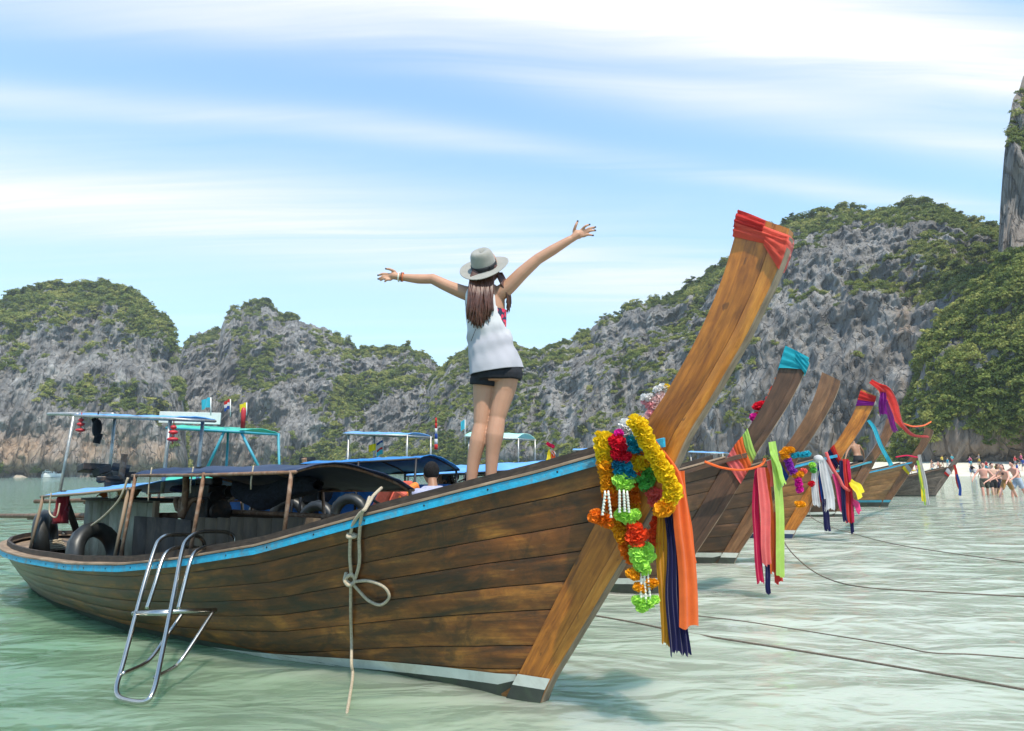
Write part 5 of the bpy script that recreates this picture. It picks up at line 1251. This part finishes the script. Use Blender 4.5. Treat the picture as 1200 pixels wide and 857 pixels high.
# ---- the woman on the bow
WY = 4.66; PPM = FPX/WY
wo = at(565, 571, WY)
W = empty('person', tuple(wo)); tag(W, 'person in grey hat, white tank top and black shorts standing with arms outstretched', 'person')
wp = lambda px, py, d=0.: at(px, py, WY+d)-wo
b = MB(); YAW = R(10)
torso = [(570, 334, 11, .055), (569, 340, 19, .075), (569, 349, 23.5, .092), (570, 362, 22.5, .098), (571, 378, 20.5, .092), (574, 395, 19.5, .088), (577, 410, 22, .098), (580, 424, 26, .115), (582, 436, 28.5, .125), (582, 443, 27, .115), (582, 448, 20, .09)]
ringloft(b, [(wp(x, y), w_/PPM, d_) for x, y, w_, d_ in torso][::-1], 28, YAW)
limb(b, [wp(570, 337, .0), wp(571, 326, .01)], [.046, .044])                                  # neck
b.ellipsoid(wp(571, 312, .02), (.074, .092, .11), 18, 14); b.ellipsoid(wp(570, 314, .12), (.012, .018, .014), 8, 6)
for sx_ in (-1, 1): b.ellipsoid(wp(571+sx_*12.6, 315, .02), (.012, .02, .03), 8, 6)
limb(b, [wp(556, 344, .02), wp(547, 344, .03), wp(526, 336, .06), wp(507, 327, .09)], [.058, .052, .043, .037])
limb(b, [wp(507, 327, .09), wp(490, 327, .10), wp(471, 325, .11)], [.036, .035, .0245])
limb(b, [wp(582, 346, -.01), wp(594, 338, -.03), wp(612, 320, -.06), wp(630, 304, -.08)], [.058, .053, .047, .038])
limb(b, [wp(630, 304, -.08), wp(648, 293, -.09), wp(668, 281, -.10)], [.039, .037, .0265])
def hand(wr, palm, bases, tips, d, pr):
    b.ellipsoid(wp(*palm, d), pr, 14, 10)
    limb(b, [wp(*wr, d), wp((wr[0]+palm[0])/2, (wr[1]+palm[1])/2, d), wp(*palm, d)], [.024, .027, .026], 3, 10)
    for i, (p, q) in enumerate(zip(bases, tips)):
        c0 = wp(*palm, d); p0, p1 = wp(*p, d), wp(*q, d-.01); mid = (p0+p1)/2+np.array((0, -.012, .004))
        limb(b, [c0*.4+p0*.6, p0, mid, p1], [.0105, .0100, .0090, .0072] if i else [.013, .012, .0105, .008], 4, 8)
hand((669, 281), (677, 275), [(672.5, 271.5), (682, 269), (684.5, 271.5), (685, 274.2), (684, 277)], [(677, 259.5), (690.5, 263.5), (697, 266.5), (697, 270.3), (694.5, 276)], -.10, (.040, .018, .034))
hand((470, 325), (461, 323.5), [(463, 319), (455, 321.5), (454.5, 324), (455.5, 326.2), (457.5, 328)], [(452.5, 315.2), (443.5, 322.8), (443.8, 327), (446, 328.8), (451, 330.2)], .11, (.040, .018, .026))
limb(b, [wp(568, 444, .01), wp(567, 462, .02), wp(565.5, 480, .015), wp(564, 497, .01)], [.082, .075, .062, .053])
limb(b, [wp(564, 497, .01), wp(560, 517, -.005), wp(555, 541, .0), wp(552, 567, .0)], [.051, .057, .045, .034])
limb(b, [wp(593.5, 441, -.02), wp(591, 456, -.01), wp(587, 473, -.015), wp(583, 489, -.02)], [.087, .080, .066, .056])
limb(b, [wp(583, 489, -.02), wp(580, 510, -.035), wp(577, 533, -.03), wp(575, 562, -.03)], [.054, .060, .046, .035])
DZ = 1.262
for hx, hy, d in ((551.5, 571, .0), (575, 566, -.03)):
    a_ = wp(hx, hy, d)
    limb(b, [a_+np.array((0, -.01, 0)), a_+np.array((-.01, .05, -.018)), a_+np.array((-.025, .15, -.030))], [.034, .036, .026], 4, 12)
    for t_ in range(5): limb(b, [a_+np.array((-.05+.016*t_, .15, -.032)), a_+np.array((-.055+.017*t_, .20-.008*t_, -.038))], [.012, .009], 2, 8)
remeshed(b, 'body', SK1, W, .0048, 4, .5)
# finger nails: dark varnish
for d, tips in ((-.118, [(677, 259.2), (691, 263.2), (697.6, 266.2), (697.6, 270.2), (695, 276)]), (.09, [(452, 315), (443, 322.7), (443.2, 327)])):
    for q in tips: MB().ellipsoid(wp(*q, d), (.0065, .006, .0065), 8, 6).build('nail', simple('dark_varnish', (.02, .03, .035), .25), W)
# shorts
b = MB()
ringloft(b, [(wp(x, y), w_/PPM, d_) for x, y, w_, d_ in [(579, 422, 26.0, .120), (581, 432, 28.6, .132), (582, 440, 29.6, .136), (582, 446, 28.5, .128)]][::-1], 28, YAW)
b.tube([wp(569, 432, .0), wp(567.5, 446, .008), wp(566.8, 452, .01)], [.085, .100, .099], 22); b.tube([wp(593, 426, -.02), wp(594.5, 438, -.018), wp(594, 444, -.016)], [.09, .108, .106], 22)
sh_ = remeshed(b, 'shorts', simple('black_denim', (.008, .009, .014), .85, var=.4, scale=30, bump=.4, bscale=140), W, .007, 2)
# bikini band on the ribs
BK = simple('print_navy', (.02, .025, .06), .7)
m, k, bs_ = new_mat('floral_print'); tcn = k.new('ShaderNodeTexCoord').outputs['Object']
vo = k.new('ShaderNodeTexVoronoi', {'Vector': tcn, 'Scale': 26.}); c = k.ramp(vo.outputs['Distance'], [(.0, (.85, .62, .08)), (.12, (.75, .03, .08)), (.42, (.75, .05, .12)), (.48, (.02, .03, .07))], 'CONSTANT')
k.put(bs_.inputs['Base Color'], c); bs_.inputs['Roughness'].default_value = .8
b = MB(); rows = []
for x, y, w_, d_ in [(571, 364, 23.6, .104), (571, 370, 23.2, .103), (571.5, 377, 22.6, .101), (572, 386, 21.8, .098)]:
    c_ = wp(x, y); rows.append([tuple(c_+np.array((math.cos(YAW)*w_/PPM*math.cos(a)-math.sin(YAW)*d_*math.sin(a), math.sin(YAW)*w_/PPM*math.cos(a)+math.cos(YAW)*d_*math.sin(a), 0))) for a in np.linspace(0, 2*math.pi, 33)])
b.grid(rows, flip=True).build('bikini_top', m, W)
# tank top
m, k, bs_ = new_mat('tank_cotton'); geo = k.new('ShaderNodeTexCoord').outputs['Object']; nz = k.noise(geo, 14., 4)
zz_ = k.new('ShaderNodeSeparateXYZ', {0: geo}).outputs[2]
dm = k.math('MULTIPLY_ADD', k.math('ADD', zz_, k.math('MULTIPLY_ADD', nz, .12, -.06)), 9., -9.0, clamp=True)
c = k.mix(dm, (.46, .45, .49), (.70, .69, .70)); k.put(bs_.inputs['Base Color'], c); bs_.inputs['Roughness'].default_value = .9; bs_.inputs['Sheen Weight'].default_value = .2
tr = k.new('ShaderNodeBsdfTranslucent', {'Color': c}); mx = k.new('ShaderNodeMixShader', {0: .2}); k.l.new(bs_.outputs[0], mx.inputs[1]); k.l.new(tr.outputs[0], mx.inputs[2]); k.l.new(mx.outputs[0], k.n['Material Output'].inputs[0])
k.l.new(k.new('ShaderNodeBump', {'Strength': .25, 'Distance': .004, 'Height': k.noise(k.mapping(geo, scale=(1, 1, 1.8), rot=(0, .5, 0)), 22., 3, .5, .8)}).outputs[0], bs_.inputs['Normal'])
TANK = m
tk = [(569, 336, 19, .080), (569, 340, 22, .090), (569, 348, 25.2, .108), (569.5, 356, 25.5, .114), (570, 366, 25.2, .118), (571, 378, 25.0, .118), (573, 392, 25.8, .118), (576, 406, 27.2, .122), (579, 418, 29.2, .132), (581, 428, 31.0, .148), (582, 436, 31.8, .152)]
ys = np.array([t[1] for t in tk], float); nr, ns = 46, 72; b = MB(); rows = []; meta = []
for i in range(nr):
    y = 336+(436-336)*i/(nr-1); x, w_, d_ = [np.interp(y, ys, [t[q] for t in tk]) for q in (0, 2, 3)]
    row = []
    for j in range(ns):
        a = 2*math.pi*j/ns
        fold = .0040*math.sin(a*5+y*.06+1.7*math.sin(y*.045))+.0020*math.sin(a*9-y*.03+2.1*math.sin(y*.08+a))+.006*math.sin((y-392)*.30+a*2.2)*math.exp(-((y-400)/16)**2)+.0012*math.sin(a*13-y*.16)
        # hem lower on the left, slightly raised on the right
        yy = y+((-4.5*math.cos(a)) if y > 405 else 0)*max((y-405)/31, 0)
        ww, dd = w_/PPM+fold, d_+fold; c_ = wp(x, yy)
        row.append(c_+np.array((math.cos(YAW)*ww*math.cos(a)-math.sin(YAW)*dd*math.sin(a), math.sin(YAW)*ww*math.cos(a)+math.cos(YAW)*dd*math.sin(a), 0)))
    rows.append(row)
keep = []; vs = [p for r_ in rows for p in r_]
edge = lambda y: np.interp(y, [334, 345, 356, 368, 378, 386, 392], [7.5, 7.2, 8.2, 10.5, 15, 21, 34])
for i in range(nr-1):
    for j in range(ns):
        y = 336+100*(i+.5)/(nr-1); a = 2*math.pi*(j+.5)/ns; w_ = np.interp(y, ys, [t[2] for t in tk]); xo = w_*math.cos(a)
        if xo > edge(y): continue
        if y < 360 and xo < -(w_-.8): continue
        keep.append((i*ns+j, i*ns+(j+1) % ns, (i+1)*ns+(j+1) % ns, (i+1)*ns+j))
b.add(vs, keep); o = b.build('tank_top', TANK, W)
sm = o.modifiers.new('sm', 'SMOOTH'); sm.iterations = 2; sm.factor = .4
o.modifiers.new('t', 'SOLIDIFY').thickness = .003; o.modifiers.new('sub', 'SUBSURF').render_levels = 1
# hair
b = MB(); r = np.random.default_rng(5)
for q in range(150):
    u = r.random(); x0 = 551+27*u; x1 = 549+25*u+r.normal(0, 2.6); ye = 386-13*abs(u-.45)*2-abs(r.normal(0, 5)); dd = -.125-.02*r.random()-.012*math.sin(u*math.pi)
    wv_ = r.uniform(0, 6)
    pts = [wp(x0+(568-x0)*.25, 316, -.085), wp(x0, 328, -.105+.01*r.random()), wp((x0*.6+x1*.4)+1.2*math.sin(wv_), 345, dd), wp(x0*.3+x1*.7+1.6*math.sin(wv_+2), 363, dd-.008), wp(x1+1.5*math.sin(wv_+4), ye, dd+.012)]
    P_ = spline(pts, 4); n_ = len(P_); b.tube(P_, [.0075*(1-.75*(i/(n_-1))**3)+.001 for i in range(n_)], 5)
for q in range(22):
    u = r.random(); x0 = 585+7*u; pts = [wp(x0-4, 320, -.03), wp(x0+2, 332, -.075+.03*u), wp(594+4*u, 346, -.06+.05*u), wp(594+4*u+r.normal(0, .8), 352+16*r.random(), -.03+.04*u)]
    P_ = spline(pts, 4); n_ = len(P_); b.tube(P_, [.0065*(1-.75*(i/(n_-1))**3)+.001 for i in range(n_)], 5)
b.ellipsoid(wp(571, 318, -.02), (.085, .085, .085), 16, 10)
b.build('hair', HAIR, W)
# hat
HT = empty('hat', tuple(wp(567.5, 313, -.025)), 0, W)
ax = Vector((-.20, -.62, .76)).normalized(); HT.rotation_euler = ax.to_track_quat('Z', 'Y').to_euler()
FELT = simple('grey_felt', (.29, .275, .24), .95, var=.12, scale=20, bump=.4, bscale=260, sheen=.3)
rows = []
for j in range(48):
    a = 2*math.pi*j/48; row = []
    pinch = 1-.10*abs(math.sin(a))**2
    for i, (rr, z) in enumerate([(.088, -.004), (.089, .03), (.087, .06), (.083, .09), (.076, .112), (.062, .124), (.040, .122), (.018, .112), (.0, .108)]):
        e = 1.10 if abs(math.cos(a)) > .0 else 1; f = pinch if z > .05 else 1
        dent = -.012*math.exp(-((abs(math.cos(a))-.8)/.25)**2) if .07 < z < .12 else 0
        row.append((rr*math.cos(a)*f*.97+0, rr*math.sin(a)*f*1.10, z+dent*.5))
    rows.append(row)
c_ = MB().grid(rows, closed_u=True).build('crown', FELT, HT); c_.modifiers.new('sub', 'SUBSURF').render_levels = 1
rows = []
for j in range(64):
    a = 2*math.pi*j/64; rows.append([(rr*math.cos(a), rr*math.sin(a)*1.08, z*(1-.9*math.cos(2*a))+.018*((rr-.088)/.09)**2*math.cos(2*a)-.006*((rr-.088)/.09)) for rr, z in [(.083, .0), (.095, .0), (.12, .001), (.145, .003), (.165, .006), (.174, .008)]])
o = MB().grid(rows, closed_u=True).build('brim', FELT, HT); o.modifiers.new('t', 'SOLIDIFY').thickness = .004
rows = [[(rr*math.cos(a)*.99, rr*math.sin(a)*1.10, z) for rr, z in [(.0895, .003), (.0920, .004), (.0915, .031), (.0885, .032)]] for a in np.linspace(0, 2*math.pi, 48, endpoint=False)]
MB().grid(rows, closed_u=True).build('hat_band', simple('black_ribbon', (.014, .014, .018), .7), HT)
MB().box((.075, -.062, .018), (.035, .01, .026), (0, 0, R(48))).build('band_bow', simple('black_ribbon', (.014, .014, .018), .7), HT, bevel=.003)
for q, (px, col, rr) in enumerate(((467.5, (.75, .72, .60), .0050), (470.5, (.16, .06, .035), .0040), (472.2, (.75, .16, .05), .0035))):
    c0 = wp(px, 324.8, .11); ax_ = Vector(wp(480, 326, .11)-wp(465, 324.5, .11)).normalized(); rt_ = ax_.to_track_quat('Z', 'Y').to_matrix()
    P_ = [tuple(Vector(c0)+rt_ @ Vector((.0315*math.cos(a), .0315*math.sin(a), 0))) for a in np.linspace(0, 2*math.pi, 20, endpoint=False)]
    MB().tube(P_, rr, 8, closed=True).build('bracelet', simple('bracelet_%d' % q, col, .5), W)
# dark motif line on the back of the tank top
p0, p1 = wp(557.5, 386, -.128), wp(552, 400, -.128)
MB().tube([tuple(p0), tuple(p1)], .0022, 5).build('print_line', simple('black_print', (.02, .02, .02), .8), W)

# ---- generic people
def person(loc, yaw, h, skin, shorts, topc, hair, label, group=None, lean=0., stride=.25, arms=((-.25, -.1), (.25, .1)), long_hair=False, voxel=.022, seated=False, head_turn=0.):
    P0 = empty('person', tuple(loc), yaw); tag(P0, label, 'person', group)
    k_ = h/1.7; V = lambda x, y, z: np.array((x*k_, y*k_, z*k_))
    b = MB(); hz = .92 if not seated else .12
    fwd = lambda z, x=0., y=0.: V(x, y+math.sin(lean)*(z-.92), hz+math.cos(lean)*(z-.92))       # torso points lean about the hip; +y is ahead
    ringloft(b, [(fwd(.86), .15*k_, .11*k_), (fwd(.95), .165*k_, .115*k_), (fwd(1.08), .135*k_, .095*k_), (fwd(1.25), .165*k_, .11*k_), (fwd(1.38), .175*k_, .10*k_), (fwd(1.45), .09*k_, .07*k_)], 18)
    limb(b, [fwd(1.43), fwd(1.53)], [.052*k_, .05*k_], 2, 10); hc = fwd(1.61, 0, .015)
    b.ellipsoid(hc, (.076*k_, .092*k_, .115*k_), 14, 10); b.ellipsoid(hc+V(0, .095, -.01), (.014*k_, .018*k_, .02*k_), 8, 6)
    for sg in (-1, 1): b.ellipsoid(hc+V(sg*.076, 0, -.005), (.012*k_, .02*k_, .03*k_), 6, 5)
    for sg, (ox, oy) in zip((-1, 1), arms):
        s0 = fwd(1.37, sg*.17); e0 = s0+V(ox*.7+sg*.03, oy*.8, -.26+.5*abs(ox)*.3); w0_ = e0+V(ox*.6, oy*1.4+.05, -.22+.7*max(abs(ox)-.25, 0))
        limb(b, [s0, e0, w0_], [.052*k_, .04*k_, .028*k_], 4, 10); b.ellipsoid(w0_+V(ox*.1, oy*.15, -.05), (.026*k_, .035*k_, .06*k_), 8, 6)
    for sg in (-1, 1):
        if seated: pts = [V(sg*.09, 0, .10), V(sg*.12, .42, .14), V(sg*.12, .48, -.30)]
        else: pts = [V(sg*.09, 0, .88), V(sg*.10, sg*stride*.45+.03, .48), V(sg*.10, sg*stride*.8-.03, .07)]
        limb(b, pts, [.092*k_, .062*k_, .055*k_, .04*k_], 5, 12)
        q = pts[-1]; limb(b, [q+V(0, -.03, -.02), q+V(0, .14, -.035)], [.042*k_, .032*k_], 3, 8)
    remeshed(b, 'body', skin, P0, voxel, 2)
    if shorts is not None:
        b = MB(); ringloft(b, [(fwd(.80), .15*k_, .115*k_), (fwd(.86), .17*k_, .13*k_), (fwd(.97), .178*k_, .13*k_), (fwd(1.0), .165*k_, .12*k_)], 18)
        for sg in (-1, 1):
            if seated: limb(b, [V(sg*.09, 0, .10), V(sg*.115, .3, .13)], [.105*k_, .09*k_], 2, 12)
            else: limb(b, [V(sg*.09, .0, .86), V(sg*.10, sg*stride*.26+.02, .62)], [.108*k_, .098*k_], 3, 12)
        remeshed(b, 'shorts', shorts, P0, voxel, 1)
    if topc is not None:
        b = MB(); ringloft(b, [(fwd(.93), .18*k_, .13*k_), (fwd(1.08), .155*k_, .115*k_), (fwd(1.25), .18*k_, .125*k_), (fwd(1.39), .19*k_, .115*k_), (fwd(1.47), .10*k_, .08*k_)], 18)
        for sg, (ox, oy) in zip((-1, 1), arms): s0 = fwd(1.37, sg*.17); limb(b, [s0, s0+V(ox*.4+sg*.02, oy*.4, -.16)], [.07*k_, .064*k_], 2, 10)
        remeshed(b, 'shirt', topc, P0, voxel, 1)
    b = MB(); b.ellipsoid(hc+V(0, -.02, .03), (.086*k_, .094*k_, .105*k_), 14, 9)
    if long_hair: ringloft(b, [(hc+V(0, -.06, .04), .075*k_, .05*k_), (hc+V(0, -.09, -.12), .085*k_, .045*k_), (hc+V(0, -.09+.1*math.sin(lean), -.36), .05*k_, .03*k_)][::-1], 12)
    remeshed(b, 'hair', hair, P0, voxel, 1)
    return P0
BLK = simple('black_cloth', (.012, .012, .014), .85, var=.3); 
SHIRT = simple('striped_shirt', (.34, .34, .46), .9, var=.25, scale=40); PURP = cloth('shirt_purple', (.13, .03, .42))
# seated boatmen behind the bow, man on the far boat
q = at(514, 600, 7.2); person((q[0], q[1], .62), R(20), 1.75, SK3, BLK, SHIRT, HAIRB, 'person in pale blue striped shirt seated with back turned behind the bow', seated=True, lean=.5, arms=((-.15, .2), (.15, .2)), voxel=.016)
q = at(540, 600, 8.3); person((q[0], q[1], .72), R(-10), 1.7, SK3, BLK, PURP, HAIRB, 'person in purple shirt sitting beside the canopy post', seated=True, lean=.9, arms=((-.15, .2), (.15, .2)), voxel=.018)
q = at(1008, 560, 25.2); person((q[0], q[1], .80), R(10), 1.75, SK3, BLK, None, HAIRB, 'shirtless person in black shorts standing with back turned on a far boat', lean=.35, stride=.1, voxel=.02)
# bathers wading by the beach
PRT = simple('camo_print', (.08, .08, .06), .85, var=.9, scale=14); LBL = cloth('shorts_paleblue', (.50, .60, .72)); TANB = cloth('bikini_tan', (.45, .25, .09)); NAVYB = cloth('navy_swim', (.02, .02, .05)); ORB = cloth('orange_swim', (.8, .2, .04))
for px, Y_, yaw, sk, sh2, tp, hr, lb, ln, st, am, lh, hh in (
    (1153, 33.5, 150, SK4, PRT, None, HAIRB, 'bather in dark patterned shorts wading with a bag', .0, .3, ((-.2, .1), (.2, .1)), False, 1.78),
    (1163, 34, 170, SK2, BLK, None, HAIRB, 'bather in short black trunks wading beside the patterned shorts', .05, .2, ((-.2, .1), (.2, .1)), False, 1.75),
    (1169, 34.5, 200, SK1, NAVYB, None, HAIR, 'bather with long dark hair and orange scarf in navy swimwear', .1, .3, ((-.3, .1), (.1, .2)), True, 1.70),
    (1179, 31.5, 120, SK4, TANB, None, HAIR, 'long haired bather in tan swimwear striding and bending forward', .45, .75, ((-.15, .3), (.15, .35)), True, 1.74),
    (1192, 32, 100, SK4, LBL, None, HAIRB, 'bather in pale blue shorts leaning forward in the shallows', .30, .35, ((-.2, .3), (.2, .3)), False, 1.84)):
    X_ = at(px, 560, Y_)[0]; person((X_, Y_, -.22), R(yaw), hh, sk, sh2, tp, hr, lb, 'bathers wading by the beach', ln, st, am, lh, .02)
# beach crowd
cols_ = [('red', (.6, .05, .06)), ('blue', (.06, .14, .5)), ('black', (.015, .015, .018)), ('white', (.75, .75, .74)), ('yellow', (.8, .62, .1)), ('turquoise', (.08, .45, .55)), ('pink', (.8, .2, .35)), ('grey', (.3, .3, .32))]
r = np.random.default_rng(21)
for q in range(34):
    px = r.uniform(1058, 1206) if q > 6 else r.uniform(1060, 1105); X_ = None
    for Y_ in np.linspace(60, 160, 200):
        X_ = (px-600)/FPX*Y_*.98
        if shore_d(X_, Y_) > 1.5: break
    Y_ += r.uniform(-3, 14); X_ = (px-600)/FPX*Y_*.98; z_ = float(ground_z(X_, Y_))
    cn, cc = cols_[q % 8]; cn2, cc2 = cols_[(q+1+q//8) % 8]; bare = q < 7
    seat = q % 5 == 4
    lb = ('beachgoer in %s shorts without a shirt on the sand' % cn) if bare else 'beachgoer in %s shirt and %s shorts on the sand' % (cn2, cn)
    if seat: lb = lb.replace('on the sand', 'sitting on the sand')
    person((X_, Y_, z_), r.uniform(0, 6.28), r.uniform(1.6, 1.85), (SK1, SK2, SK3, SK4)[q % 4], cloth('crowd_'+cn, cc), None if bare else cloth('crowd_'+cn2, cc2), (HAIRB, HAIR, HAIRL)[q % 3], lb, 'people on the beach', 0, .3, ((-.2, r.uniform(-.1, .3)), (.2, r.uniform(-.1, .3))), q % 2 == 0, .045, seated=seat)
# ================================================================== HAZE (thin sea air round the whole scene)
hm = bpy.data.materials.new('haze_air'); hm.use_nodes = True; k = NT(hm.node_tree); k.n.clear()
pvn = k.new('ShaderNodeVolumePrincipled', {'Color': (.80, .88, .95), 'Density': .00028, 'Anisotropy': .1})
k.l.new(pvn.outputs[0], k.new('ShaderNodeOutputMaterial').inputs['Volume'])
o = MB().box((0, 4500, 72), (11600, 10800, 150)).build('haze', hm, smooth=False); tag(o, 'thin pale sea haze', kind='stuff')
